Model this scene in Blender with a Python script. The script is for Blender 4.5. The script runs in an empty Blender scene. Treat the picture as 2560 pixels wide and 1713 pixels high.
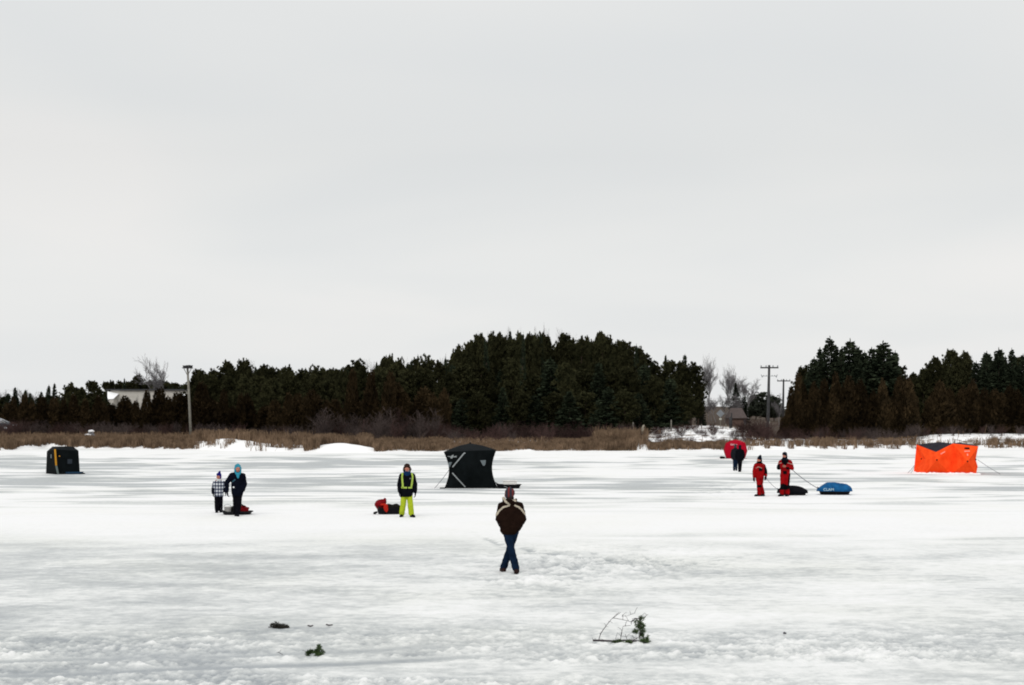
import bpy, math, random
import numpy as np
from mathutils import Vector, Matrix
sc = bpy.context.scene
col = sc.collection
R = math.radians
random.seed(7)
F_PX, YH, HC = 4000.0, 1040.0, 3.28          # focal length in photo pixels, horizon row, camera height above the ice

def gx(px, Y): return (px - 1280.0) * Y / F_PX
def gz(py, Y): return HC - (py - YH) * Y / F_PX
def gy(py): return HC * F_PX / (py - YH)      # distance of a point of the ice seen at photo row py

# ------------------------------------------------------------------ noise
def _h(ix, iy, seed):
    n = (ix.astype(np.int64) * 374761393 + iy.astype(np.int64) * 668265263 + seed * 1442695041) & 0xFFFFFFFF
    n = ((n ^ (n >> 13)) * 1274126177) & 0xFFFFFFFF
    n = ((n ^ (n >> 15)) * 2246822519) & 0xFFFFFFFF
    return (n ^ (n >> 16)) & 0xFFFFFFFF

def perlin(x, y, seed=0):
    x = np.asarray(x, float); y = np.asarray(y, float)
    ix = np.floor(x); iy = np.floor(y); fx = x - ix; fy = y - iy
    u = fx * fx * fx * (fx * (fx * 6 - 15) + 10); v = fy * fy * fy * (fy * (fy * 6 - 15) + 10)
    def g(i, j):
        a = _h(ix + i, iy + j, seed) * (2 * math.pi / 4294967296.0)
        return np.cos(a) * (fx - i) + np.sin(a) * (fy - j)
    a = g(0, 0); b = g(1, 0); c = g(0, 1); d = g(1, 1)
    return 1.5 * ((a + u * (b - a)) + v * ((c + u * (d - c)) - (a + u * (b - a))))

def fbm(x, y, seed=0, o=4, gain=.5):
    s = 0; a = 1.0; t = 0
    for k in range(o):
        s = s + a * perlin(x * 2 ** k, y * 2 ** k, seed + 17 * k); t += a; a *= gain
    return s / t * 1.4

def ss(a, b, x):
    t = np.clip((np.asarray(x, float) - a) / (b - a), 0, 1)
    return t * t * (3 - 2 * t)

# ------------------------------------------------------------------ objects
def tag(o, label=None, cat=None, group=None, kind=None):
    if label: o['label'] = label
    if cat: o['category'] = cat
    if group: o['group'] = group
    if kind: o['kind'] = kind
    return o

def face_cam(x, Y): return -math.atan2(x, Y)
def local_pt(t, v): return t.location + Matrix.Rotation(t.rotation_euler.z, 3, 'Z') @ Vector(v)
def empty(name, loc, rz=0.0):
    o = bpy.data.objects.new(name, None); col.objects.link(o)
    o.location = loc; o.rotation_euler = (0, 0, rz); o.empty_display_size = .2
    return o

def np_mesh(name, V, Fq, smooth=False):
    """mesh from a vertex array and an (n,4) or (n,3) face array"""
    V = np.asarray(V, np.float32); Fq = np.asarray(Fq, np.int32); k = Fq.shape[1]; n = len(Fq)
    me = bpy.data.meshes.new(name)
    me.vertices.add(len(V)); me.vertices.foreach_set('co', V.ravel())
    me.loops.add(n * k); me.loops.foreach_set('vertex_index', Fq.ravel())
    me.polygons.add(n)
    me.polygons.foreach_set('loop_start', np.arange(0, n * k, k, dtype=np.int32))
    if smooth: me.polygons.foreach_set('use_smooth', np.ones(n, bool))
    me.update(); me.validate()
    return me

def link(name, me, m=None, parent=None):
    o = bpy.data.objects.new(name, me); col.objects.link(o)
    if m: me.materials.clear(); me.materials.append(m)
    if parent: o.parent = parent
    return o

class Geo:
    """collects simple closed shells"""
    def __init__(s): s.V = []; s.F = []
    def add(s, V, F):
        k = len(s.V); s.V += [tuple(v) for v in V]; s.F += [tuple(i + k for i in f) for f in F]; return s
    def rings(s, rs, cap=True, close=True):
        n = len(rs[0]); V = [p for r in rs for p in r]; F = []
        for i in range(len(rs) - 1):
            for j in range(n if close else n - 1):
                a = i * n + j; b = i * n + (j + 1) % n
                F.append((a, b, b + n, a + n))
        if cap: F.append(tuple(range(n - 1, -1, -1))); F.append(tuple(range((len(rs) - 1) * n, len(rs) * n)))
        return s.add(V, F)
    def tube(s, pts, rad, n=10, cap=True):
        pts = [Vector(p) for p in pts]
        if not isinstance(rad, (list, tuple)): rad = [rad] * len(pts)
        rs = []; t0 = (pts[1] - pts[0]).normalized()
        up = Vector((0, 0, 1)) if abs(t0.z) < .9 else Vector((0, 1, 0))
        a = t0.cross(up).normalized()
        for i, p in enumerate(pts):
            t = (pts[min(i + 1, len(pts) - 1)] - pts[max(i - 1, 0)]).normalized()
            a = (a - t * a.dot(t)).normalized(); b = t.cross(a)
            rs.append([p + (a * math.cos(q) + b * math.sin(q)) * rad[i] for q in [2 * math.pi * k / n for k in range(n)]])
        return s.rings(rs, cap)
    def cap(s, p0, p1, r0, r1, n=14):
        p0 = Vector(p0); p1 = Vector(p1); t = (p1 - p0)
        t = t.normalized() if t.length > 1e-6 else Vector((0, 0, 1))
        P = []; Q = []
        for k in range(1, 5):
            a = math.pi / 2 * k / 4 - math.pi / 2
            P.append(p0 + t * (r0 * math.sin(a))); Q.append(max(r0 * math.cos(a), 1e-4))
        for k in range(0, 4):
            a = math.pi / 2 * k / 4
            P.append(p1 + t * (r1 * math.sin(a))); Q.append(r1 * math.cos(a))
        return s.tube(P, Q, n)
    def limb(s, pts, rad, n=14):
        for i in range(len(pts) - 1): s.cap(pts[i], pts[i + 1], rad[i], rad[i + 1], n)
        return s
    def ell(s, c, r, M=None, n=16):
        c = Vector(c); rs = []
        for i in range(1, n // 2 + 1):
            a = math.pi * (i - .5) / (n // 2) - math.pi / 2
            ring = []
            for k in range(n):
                q = 2 * math.pi * k / n
                v = Vector((r[0] * math.cos(a) * math.cos(q), r[1] * math.cos(a) * math.sin(q), r[2] * math.sin(a)))
                ring.append(c + (M @ v if M else v))
            rs.append(ring)
        return s.rings(rs)
    def loft(s, rows, n=22, p=2.3):
        """rows (z, cx, hw, hd[, cy]): stacked super-ellipses"""
        rs = []
        for row in rows:
            z, cx, hw, hd = row[:4]; cy = row[4] if len(row) > 4 else 0
            ring = []
            for k in range(n):
                q = 2 * math.pi * k / n; c = math.cos(q); d = math.sin(q)
                ring.append((cx + hw * math.copysign(abs(c) ** (2 / p), c), cy + hd * math.copysign(abs(d) ** (2 / p), d), z))
            rs.append(ring)
        return s.rings(rs)
    def box(s, c, d, M=None):
        c = Vector(c); V = []
        for x in (-1, 1):
            for y in (-1, 1):
                for z in (-1, 1):
                    v = Vector((x * d[0] / 2, y * d[1] / 2, z * d[2] / 2)); V.append(c + (M @ v if M else v))
        return s.add(V, [(0, 1, 3, 2), (4, 6, 7, 5), (0, 4, 5, 1), (2, 3, 7, 6), (0, 2, 6, 4), (1, 5, 7, 3)])
    def mesh(s, name, smooth=True):
        me = bpy.data.meshes.new(name); me.from_pydata(s.V, [], s.F); me.validate()
        if smooth: me.polygons.foreach_set('use_smooth', np.ones(len(me.polygons), bool))
        return me
    def obj(s, name, m, parent=None, smooth=True, bevel=0):
        o = link(name, s.mesh(name, smooth), m, parent)
        if bevel:
            b = o.modifiers.new('b', 'BEVEL'); b.width = bevel; b.segments = 2
        return o
    def skin(s, name, m, parent=None, voxel=.012, it=3, fold=0.0, seed=0):
        """one continuous surface grown round all shells"""
        t = bpy.data.objects.new('tmp', s.mesh('tmp')); col.objects.link(t)
        r = t.modifiers.new('r', 'REMESH'); r.mode = 'VOXEL'; r.voxel_size = voxel; r.use_smooth_shade = True
        q = t.modifiers.new('s', 'SMOOTH'); q.factor = .5; q.iterations = it
        dg = bpy.context.evaluated_depsgraph_get()
        me = bpy.data.meshes.new_from_object(t.evaluated_get(dg)); me.name = name
        bpy.data.objects.remove(t)
        if fold:
            n = len(me.vertices); co = np.empty(n * 3, np.float32); no = np.empty(n * 3, np.float32)
            me.vertices.foreach_get('co', co); me.vertices.foreach_get('normal', no)
            co = co.reshape(-1, 3); no = no.reshape(-1, 3)
            ang = co[:, 0] + co[:, 1] * .7
            d = fold * (perlin(ang * 9 + co[:, 2] * 5, co[:, 2] * 13, 5 + seed) + .6 * perlin(ang * 20, co[:, 2] * 22 - ang * 9, 9 + seed))
            co = co + no * d[:, None]
            me.vertices.foreach_set('co', co.astype(np.float32).ravel()); me.update()
        me.polygons.foreach_set('use_smooth', np.ones(len(me.polygons), bool))
        return link(name, me, m, parent)

def patch(src, name, m, pred, off=.006, parent=None):
    """a thin layer on the faces of src where pred(x,y,z) holds"""
    me = src.data; n = len(me.vertices)
    co = np.empty(n * 3, np.float32); no = np.empty(n * 3, np.float32)
    me.vertices.foreach_get('co', co); me.vertices.foreach_get('normal', no)
    co = co.reshape(-1, 3); no = no.reshape(-1, 3)
    Fs = []
    for p in me.polygons:
        c = p.center
        if pred(c.x, c.y, c.z): Fs.append(tuple(p.vertices))
    ids = sorted({i for f in Fs for i in f}); mp = {v: i for i, v in enumerate(ids)}
    V = [tuple(co[i] + no[i] * off) for i in ids]
    me2 = bpy.data.meshes.new(name); me2.from_pydata(V, [], [tuple(mp[i] for i in f) for f in Fs])
    me2.polygons.foreach_set('use_smooth', np.ones(len(me2.polygons), bool))
    return link(name, me2, m, parent or src.parent)

def seg_d(x, z, pts):
    """distance of (x,z) from a polyline"""
    best = 9e9
    for (ax, az), (bx, bz) in zip(pts[:-1], pts[1:]):
        dx, dz = bx - ax, bz - az
        t = max(0, min(1, ((x - ax) * dx + (z - az) * dz) / (dx * dx + dz * dz)))
        best = min(best, math.hypot(x - ax - t * dx, z - az - t * dz))
    return best

# ------------------------------------------------------------------ materials
def srgb(r, g, b):
    f = lambda c: c / 12.92 if c <= .04045 else ((c + .055) / 1.055) ** 2.4
    return tuple(f(v / 255.0) for v in (r, g, b))

_M = {}
def mat(name, c, rough=.8, var=.15, scale=6.0, bump=0.0, bscale=40.0, spec=.25, c2=None, rnd=0.0, metal=0.0):
    if name in _M: return _M[name]
    m = bpy.data.materials.new(name); m.use_nodes = True; nt = m.node_tree; N = nt.nodes; L = nt.links
    b = N['Principled BSDF']; b.inputs['Roughness'].default_value = rough; b.inputs['Metallic'].default_value = metal
    b.inputs['Specular IOR Level'].default_value = spec
    tc = N.new('ShaderNodeTexCoord'); no = N.new('ShaderNodeTexNoise')
    no.inputs['Scale'].default_value = scale; no.inputs['Detail'].default_value = 5; no.inputs['Roughness'].default_value = .6
    L.new(tc.outputs['Object'], no.inputs['Vector'])
    rp = N.new('ShaderNodeValToRGB'); rp.color_ramp.elements[0].position = .32; rp.color_ramp.elements[1].position = .68
    lo = tuple(v * (1 - var) for v in c); hi = tuple(min(1, v * (1 + var)) for v in (c2 or c))
    rp.color_ramp.elements[0].color = (*lo, 1); rp.color_ramp.elements[1].color = (*hi, 1)
    L.new(no.outputs['Fac'], rp.inputs['Fac']); out = rp.outputs['Color']
    if rnd:
        oi = N.new('ShaderNodeObjectInfo'); mr = N.new('ShaderNodeMapRange')
        mr.inputs['To Min'].default_value = 1 - rnd; mr.inputs['To Max'].default_value = 1 + rnd
        L.new(oi.outputs['Random'], mr.inputs['Value'])
        hs = N.new('ShaderNodeHueSaturation'); L.new(mr.outputs['Result'], hs.inputs['Value']); L.new(out, hs.inputs['Color']); out = hs.outputs['Color']
    L.new(out, b.inputs['Base Color'])
    if bump:
        n2 = N.new('ShaderNodeTexNoise'); n2.inputs['Scale'].default_value = bscale; n2.inputs['Detail'].default_value = 4
        L.new(tc.outputs['Object'], n2.inputs['Vector'])
        bp = N.new('ShaderNodeBump'); bp.inputs['Strength'].default_value = bump; bp.inputs['Distance'].default_value = .02
        L.new(n2.outputs['Fac'], bp.inputs['Height']); L.new(bp.outputs['Normal'], b.inputs['Normal'])
    _M[name] = m
    return m

def stripe_mat(name, cols, scale, axis='X'):
    m = bpy.data.materials.new(name); m.use_nodes = True; nt = m.node_tree; N = nt.nodes; L = nt.links
    b = N['Principled BSDF']; b.inputs['Roughness'].default_value = .9
    tc = N.new('ShaderNodeTexCoord'); w = N.new('ShaderNodeTexWave'); w.bands_direction = axis
    w.inputs['Scale'].default_value = scale; w.inputs['Distortion'].default_value = .6
    L.new(tc.outputs['Object'], w.inputs['Vector'])
    rp = N.new('ShaderNodeValToRGB'); e = rp.color_ramp.elements
    e[0].color = (*cols[0], 1); e[1].color = (*cols[-1], 1); e[0].position = .2; e[1].position = .8
    if len(cols) > 2: k = e.new(.5); k.color = (*cols[1], 1)
    L.new(w.outputs['Color'], rp.inputs['Fac']); L.new(rp.outputs['Color'], b.inputs['Base Color'])
    return m

def plaid_mat(name):
    m = bpy.data.materials.new(name); m.use_nodes = True; nt = m.node_tree; N = nt.nodes; L = nt.links
    b = N['Principled BSDF']; b.inputs['Roughness'].default_value = .9
    tc = N.new('ShaderNodeTexCoord'); outs = []
    for ax, s in (('X', 3.4), ('Z', 2.7)):
        w = N.new('ShaderNodeTexWave'); w.bands_direction = ax; w.inputs['Scale'].default_value = s; w.inputs['Distortion'].default_value = .3
        w.inputs['Phase Offset'].default_value = 1.2
        L.new(tc.outputs['Object'], w.inputs['Vector'])
        r = N.new('ShaderNodeValToRGB'); r.color_ramp.elements[0].position = .4; r.color_ramp.elements[1].position = .6
        L.new(w.outputs['Color'], r.inputs['Fac']); outs.append(r.outputs['Color'])
    ad = N.new('ShaderNodeMath'); ad.operation = 'ADD'; L.new(outs[0], ad.inputs[0]); L.new(outs[1], ad.inputs[1])
    mu = N.new('ShaderNodeMath'); mu.operation = 'MULTIPLY'; mu.inputs[1].default_value = .5; L.new(ad.outputs[0], mu.inputs[0])
    rp = N.new('ShaderNodeValToRGB'); e = rp.color_ramp.elements
    e[0].color = (.012, .014, .03, 1); e[1].color = (.62, .64, .66, 1); k = e.new(.5); k.color = (.1, .12, .17, 1)
    L.new(mu.outputs[0], rp.inputs['Fac']); L.new(rp.outputs['Color'], b.inputs['Base Color'])
    return m

def text_mesh(s, size, depth=.004):
    cu = bpy.data.curves.new('t', 'FONT'); cu.body = s; cu.size = size; cu.extrude = depth; cu.align_x = 'CENTER'; cu.align_y = 'CENTER'
    t = bpy.data.objects.new('t', cu); col.objects.link(t)
    dg = bpy.context.evaluated_depsgraph_get()
    me = bpy.data.meshes.new_from_object(t.evaluated_get(dg)); bpy.data.objects.remove(t)
    return me
# ================================================================== world, sun, camera
SUN_EL, SUN_AZ = R(42), R(200)
w = bpy.data.worlds.new('World'); sc.world = w; w.use_nodes = True
N = w.node_tree.nodes; L = w.node_tree.links; bg = N['Background']
sky = N.new('ShaderNodeTexSky'); sky.sky_type = 'NISHITA'; sky.sun_disc = False
sky.sun_elevation = SUN_EL; sky.sun_rotation = SUN_AZ; sky.air_density = 1.5; sky.dust_density = 4.0
tc = N.new('ShaderNodeTexCoord'); sp = N.new('ShaderNodeSeparateXYZ'); L.new(tc.outputs['Generated'], sp.inputs[0])
zz = N.new('ShaderNodeMath'); zz.operation = 'MAXIMUM'; zz.inputs[1].default_value = 0.0; L.new(sp.outputs['Z'], zz.inputs[0])
za = N.new('ShaderNodeMath'); za.operation = 'ADD'; za.inputs[1].default_value = .16; L.new(zz.outputs[0], za.inputs[0])
dv = N.new('ShaderNodeVectorMath'); dv.operation = 'DIVIDE'; L.new(tc.outputs['Generated'], dv.inputs[0])
cb = N.new('ShaderNodeCombineXYZ')
for k in range(3): L.new(za.outputs[0], cb.inputs[k])
L.new(cb.outputs[0], dv.inputs[1])
cn = N.new('ShaderNodeTexNoise'); cn.inputs['Scale'].default_value = .85; cn.inputs['Detail'].default_value = 3.0; cn.inputs['Roughness'].default_value = .42
cn.inputs['Distortion'].default_value = .4
L.new(dv.outputs[0], cn.inputs['Vector'])
cr = N.new('ShaderNodeValToRGB'); e = cr.color_ramp.elements
e[0].position = .32; e[0].color = (.76, .776, .783, 1); e[1].position = .7; e[1].color = (.84, .834, .825, 1)
k = e.new(.5); k.color = (.80, .808, .805, 1)
L.new(cn.outputs['Fac'], cr.inputs['Fac'])
# the cloud deck thins towards the horizon and overhead
zr = N.new('ShaderNodeValToRGB'); e = zr.color_ramp.elements
e[0].position = 0.0; e[0].color = (1.06,) * 3 + (1,); e[1].position = 1.0; e[1].color = (1.3,) * 3 + (1,)
for p, v in ((.09, 1.04), (.16, .97), (.26, 1.0), (.5, 1.15)):
    k = e.new(p); k.color = (v, v, v, 1)
L.new(sp.outputs['Z'], zr.inputs['Fac'])
mu = N.new('ShaderNodeMix'); mu.data_type = 'RGBA'; mu.blend_type = 'MULTIPLY'; mu.inputs['Factor'].default_value = 1
L.new(cr.outputs['Color'], mu.inputs['A']); L.new(zr.outputs['Color'], mu.inputs['B'])
sk = N.new('ShaderNodeMix'); sk.data_type = 'RGBA'; sk.blend_type = 'MULTIPLY'; sk.inputs['Factor'].default_value = 1
L.new(sky.outputs['Color'], sk.inputs['A']); sk.inputs['B'].default_value = (.1, .1, .1, 1)
mx = N.new('ShaderNodeMix'); mx.data_type = 'RGBA'; mx.inputs['Factor'].default_value = .95
L.new(sk.outputs['Result'], mx.inputs['A']); L.new(mu.outputs['Result'], mx.inputs['B'])
L.new(mx.outputs['Result'], bg.inputs['Color']); bg.inputs['Strength'].default_value = 1.0

sl = bpy.data.lights.new('sun', 'SUN'); sl.energy = 1.0; sl.angle = R(35); sl.color = (1, .97, .93)
so = bpy.data.objects.new('sun', sl); col.objects.link(so)
sd = Vector((math.sin(SUN_AZ) * math.cos(SUN_EL), math.cos(SUN_AZ) * math.cos(SUN_EL), math.sin(SUN_EL)))
so.rotation_euler = sd.to_track_quat('Z', 'Y').to_euler(); so.location = (0, 0, 60)

cam = bpy.data.cameras.new('camera'); co_ = bpy.data.objects.new('camera', cam); col.objects.link(co_)
co_.location = (0, 0, HC); co_.rotation_euler = (R(90), 0, 0)
cam.sensor_width = 36; cam.lens = F_PX / 2560 * 36; cam.shift_y = (YH - 856.5) / 2560; cam.clip_end = 8000; cam.clip_start = .3
sc.camera = co_
sc.view_settings.view_transform = 'Standard'; sc.view_settings.look = 'None'; sc.view_settings.exposure = 0; sc.view_settings.gamma = 1
sc.cycles.filter_width = 1.9
sc.cycles.max_bounces = 6; sc.cycles.use_denoising = True

# ================================================================== ground: frozen lake and land
SH = np.array([(-900, 1126), (0, 1127), (60, 1124), (110, 1120), (250, 1123), (400, 1123), (500, 1125), (640, 1129), (820, 1131), (930, 1131), (1050, 1129),
               (1640, 1127), (1800, 1126), (2000, 1125), (2200, 1123), (2560, 1122), (3500, 1122)], float)
def pxof(X, Y): return 1280 + F_PX * X / np.maximum(Y, 1)
def shore_d(X, Y):
    p = pxof(X, Y)
    ys = np.interp(p, SH[:, 0], HC * F_PX / (SH[:, 1] - YH))
    return Y - ys + .9 * perlin(X * .35, Y * .1, 3) + .5 * perlin(X * 1.1, Y * .2, 4)

def land_z(X, Y):
    X = np.asarray(X, float); Y = np.asarray(Y, float)
    p = pxof(X, Y); d = shore_d(X, Y); G = lambda c, s: np.exp(-((p - c) / s) ** 2)
    z = -.12 + .12 * np.clip((d + 2) / 2, 0, 1) + .30 * ss(0, 1.8, d) + .5 * ss(2, 20, d)
    z = z + np.clip(Y - 200, 0, 400) * .012
    z = z + 1.15 * G(1760, 150) * ss(3, 36, d)
    z = z + .36 * G(838, 46) * np.exp(-((d - 3.0) / 3.2) ** 2) + .3 * G(880, 50) * np.exp(-((d - 2) / 2.5) ** 2)
    z = z + .62 * G(570, 85) * np.exp(-((d - 6.5) / 5) ** 2)
    z = z + .35 * G(105, 35) * np.exp(-((d - 1.5) / 2) ** 2)
    z = z + .55 * np.where(p > 2380, 1, G(2380, 100)) * ss(5, 12, d)
    z = z + .75 * G(-20, 90) * ss(12, 24, d)
    z = z + 2.2 * G(1400, 230) * ss(30, 75, d)
    z = z + (.10 * fbm(X * .3, Y * .12, 21, 3)) * ss(0, 3, d)
    return z
def lz(X, Y): return float(land_z(np.array([X]), np.array([Y]))[0])

def lake_fields(X, Y):
    """height and share of bare grey ice / slush (0 snow .. 1 ice)"""
    p = pxof(X, np.maximum(Y, 4)); py = YH + HC * F_PX / np.maximum(Y, 4)
    far = ss(1305, 1225, py)                             # wind-swept streaks
    vv = HC * F_PX / np.maximum(Y, 4)                    # patches stretch with distance like wind-laid drifts
    n1 = fbm(X / 10, vv / 11 + 7, 31, 4); n2 = fbm(X / 34, vv / 26, 37, 3); n3 = fbm(X / 4.5, vv / 4.2, 41, 3)
    n4 = fbm(X / 6.5, vv / 1.9, 43, 3)
    st = n1 * .42 + n2 * .48 + n3 * .48 + n4 * .34
    ice_far = ss(-.14, .30, st + .10 * ss(1150, 1215, py) - .1 * ss(1215, 1245, py)) * .8
    ice_far = ice_far * (1 - .9 * np.exp(-((py - 1130) / 9) ** 2))
    # open snow in the middle distance
    mid = np.exp(-((py - 1300) / 42) ** 2)
    # near slush
    nn = fbm(X / 2.6, Y / 1.9, 51, 4); nf = fbm(X / .5, Y / .34, 57, 5, .62); nb = fbm(X / 7, Y / 3.2, 61, 3)
    left = ss(1900, 300, p)
    near = ss(1292, 1390, py) * (.32 + .22 * left) + .12 * ss(1500, 1640, py) + .06 * left * ss(1540, 1690, py)
    ice_near = np.clip(near + .30 * nn * ss(1290, 1380, py) + .22 * nb * ss(1280, 1360, py) + .26 * nf * ss(1320, 1420, py), 0, 1)
    # wheel tracks across the slush
    c1 = np.interp(p, [-400, 0, 640, 1280, 1700], [1668, 1656, 1641, 1612, 1596]); c2 = np.interp(p, [-400, 0, 700, 1280, 1700], [1700, 1689, 1666, 1640, 1625])
    wob = 3.0 * perlin(X / 1.3, Y / 2, 71)
    fade = ss(1650, 900, p)
    tr = fade * (.85 * np.exp(-((py - c1 - wob) / 8.5) ** 2) + 1.0 * np.exp(-((py - c2 - wob) / 9) ** 2))
    c3 = np.interp(p, [-400, 0, 500, 900], [1560, 1566, 1568, 1560])
    tr = tr + .45 * ss(1000, 300, p) * np.exp(-((py - c3) / 9) ** 2)
    ice = ice_far * far + ice_near * (1 - far) * (1 - .6 * mid)
    ice = ice + .35 * np.exp(-((py - 1348 - 4 * wob) / 16) ** 2) * ss(1250, 1650, p) * ss(-.1, .4, n1)
    ice = np.clip(np.maximum(ice, tr), 0, 1)
    # lumps of broken snow
    la = ss(1530, 1650, py) * ss(-.25, .35, nb + .35 * left + .25 * ss(1600, 1700, py))
    foot = np.exp(-((p - 1500) / 260) ** 2) * np.exp(-((py - 1405) / 34) ** 2) + .7 * np.exp(-((p - 1330) / 120) ** 2) * np.exp(-((py - 1455) / 16) ** 2)
    amp = np.clip(.16 * ss(1290, 1420, py) + la + foot, 0, 1.2) * (1 - .92 * np.clip(tr, 0, 1))
    l1 = perlin(X / .24, Y / .26, 81); l2 = perlin(X / .11, Y / .12, 83); l3 = perlin(X / .055, Y / .06, 87); l0 = perlin(X / .9, Y / .7, 89)
    bill = np.abs(l1) * .9 + np.abs(l2) * .5 + .34 * l3 + .42 * l0
    f1 = perlin(X / .30, Y / .55, 93) + .4 * perlin(X / .13, Y / .25, 95); pit = ss(.12, .5, f1)
    c4 = np.interp(p, [1100, 1180, 1250, 1400, 1560, 1800], [1318, 1330, 1362, 1388, 1402, 1412])
    trail = np.exp(-((py - c4 - 3 * n3) / 5) ** 2) * ss(1150, 1240, p) * ss(1850, 1500, p)
    foot = np.clip(foot * 1.2 + .5 * np.exp(-((p - 1290) / 420) ** 2) * np.exp(-((py - 1465) / 60) ** 2) * ss(-.1, .4, nb) + .5 * np.exp(-((p - 1800) / 60) ** 2) * np.exp(-((py - 1225) / 18) ** 2), 0, 1.2)
    h = .062 * amp * (bill - .25) + .02 * fbm(X / 6, Y / 4, 91, 2) * ss(1180, 1260, py)
    h = h - .018 * tr - .06 * foot * pit + .03 * foot * ss(-.1, -.5, f1) - .03 * trail
    ice = np.clip(ice + .62 * amp * (.40 - bill) * ss(1330, 1450, py) + .10 * nf * far * ice, 0, 1)
    ice = np.clip(ice + .42 * foot * pit + .5 * trail * ss(-.3, .3, f1 + n3), 0, 1)
    return h, ice
def iz(X, Y): return float(lake_fields(np.array([float(X)]), np.array([float(Y)]))[0][0])

def fan(rows, us, zf):
    Y = np.repeat(rows, len(us)); U = np.tile(us, len(rows))
    X = U * np.sqrt(np.maximum(Y, 0) ** 2 + 10 ** 2)
    nr, nu = len(rows), len(us)
    a = (np.arange(nr - 1)[:, None] * nu + np.arange(nu - 1)[None, :]).ravel()
    return X, Y, np.stack([a, a + 1, a + nu + 1, a + nu], 1)

rows = [-60., -30., -10., 0., 5., 9., 12., 14.5]
y = 15.5
while y < 182: rows.append(y); y += .020 * (y / 15.5) ** 1.55
us = np.concatenate([[-5, -3, -1.8, -1.1, -.8], np.linspace(-.6, .6, 960), [.8, 1.1, 1.8, 3, 5]])
X, Y, Fq = fan(np.array(rows), us, None)
hh, ice = lake_fields(X, Y)
me = np_mesh('frozen_lake', np.stack([X, Y, hh], 1), Fq, True)
at = me.attributes.new('ice', 'FLOAT', 'POINT'); at.data.foreach_set('value', ice.astype(np.float32))

def lake_mat():
    m = bpy.data.materials.new('lake_snow_and_ice'); m.use_nodes = True; nt = m.node_tree; N = nt.nodes; L = nt.links
    b = N['Principled BSDF']; a = N.new('ShaderNodeAttribute'); a.attribute_name = 'ice'
    tc = N.new('ShaderNodeTexCoord')
    n = N.new('ShaderNodeTexNoise'); n.inputs['Scale'].default_value = 5; n.inputs['Detail'].default_value = 7; n.inputs['Roughness'].default_value = .65
    L.new(tc.outputs['Object'], n.inputs['Vector'])
    mr = N.new('ShaderNodeMapRange'); mr.inputs['From Min'].default_value = .3; mr.inputs['From Max'].default_value = .7
    mr.inputs['To Min'].default_value = -.14; mr.inputs['To Max'].default_value = .14; L.new(n.outputs['Fac'], mr.inputs['Value'])
    ad = N.new('ShaderNodeMath'); ad.operation = 'ADD'; ad.use_clamp = True; L.new(a.outputs['Fac'], ad.inputs[0]); L.new(mr.outputs['Result'], ad.inputs[1])
    rp = N.new('ShaderNodeValToRGB'); e = rp.color_ramp.elements
    e[0].position = 0; e[0].color = (.855, .855, .858, 1); e[1].position = 1; e[1].color = (.33, .355, .375, 1)
    k = e.new(.30); k.color = (.76, .77, .76, 1); k = e.new(.62); k.color = (.535, .555, .555, 1)
    L.new(ad.outputs[0], rp.inputs['Fac'])
    # faint dirt, green-grey melt tint in large patches
    n2 = N.new('ShaderNodeTexNoise'); n2.inputs['Scale'].default_value = .16; n2.inputs['Detail'].default_value = 3; L.new(tc.outputs['Object'], n2.inputs['Vector'])
    m2 = N.new('ShaderNodeMapRange'); m2.inputs['From Min'].default_value = .45; m2.inputs['From Max'].default_value = .75; m2.inputs['To Max'].default_value = .5
    L.new(n2.outputs['Fac'], m2.inputs['Value'])
    mx = N.new('ShaderNodeMix'); mx.data_type = 'RGBA'; mx.blend_type = 'MULTIPLY'; mx.inputs['B'].default_value = (.95, .95, .90, 1)
    L.new(m2.outputs['Result'], mx.inputs['Factor']); L.new(rp.outputs['Color'], mx.inputs['A'])
    L.new(mx.outputs['Result'], b.inputs['Base Color'])
    r2 = N.new('ShaderNodeMapRange'); r2.inputs['To Min'].default_value = .85; r2.inputs['To Max'].default_value = .5; L.new(ad.outputs[0], r2.inputs['Value'])
    L.new(r2.outputs['Result'], b.inputs['Roughness']); b.inputs['Specular IOR Level'].default_value = .18
    n3 = N.new('ShaderNodeTexNoise'); n3.inputs['Scale'].default_value = 22; n3.inputs['Detail'].default_value = 6; L.new(tc.outputs['Object'], n3.inputs['Vector'])
    bp = N.new('ShaderNodeBump'); bp.inputs['Strength'].default_value = .7; bp.inputs['Distance'].default_value = .025
    L.new(n3.outputs['Fac'], bp.inputs['Height']); L.new(bp.outputs['Normal'], b.inputs['Normal'])
    return m
tag(link('frozen_lake', me, lake_mat()), kind='structure')

rows = list(np.arange(139, 215, .45)) + list(np.arange(215, 330, 2.5)) + [340, 380, 450, 600, 900, 1500, 3000, 5000]
us = np.concatenate([[-3, -1.5, -.9, -.7], np.linspace(-.52, .52, 520), [.7, .9, 1.5, 3]])
X, Y, Fq = fan(np.array(rows, float), us, None)
Z = land_z(X, Y); d = shore_d(X, Y); p = pxof(X, Y)
cov = fbm(X / 1.4, Y / 1.6, 101, 4) + .5 * fbm(X / 5, Y / 5, 103, 2)
gap = np.exp(-((p - 1745) / 140) ** 4)
litter = ss(15, 19, d) * (1 - gap * ss(62, 48, d)) - .35 * (p > 2280) * ss(26, 14, d)
cover = np.clip(ss(.0, .5, cov - .10) * ss(.8, 2.2, d) * (1 - .55 * ss(770, 800, p) * ss(940, 925, p) * ss(7, 5, d)) * .85 + litter, 0, 1)
cover = cover * (1 - .95 * ((p > 1125) & (p < 1390)) * ss(5.5, 6.5, d) * ss(11, 9.5, d))
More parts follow.
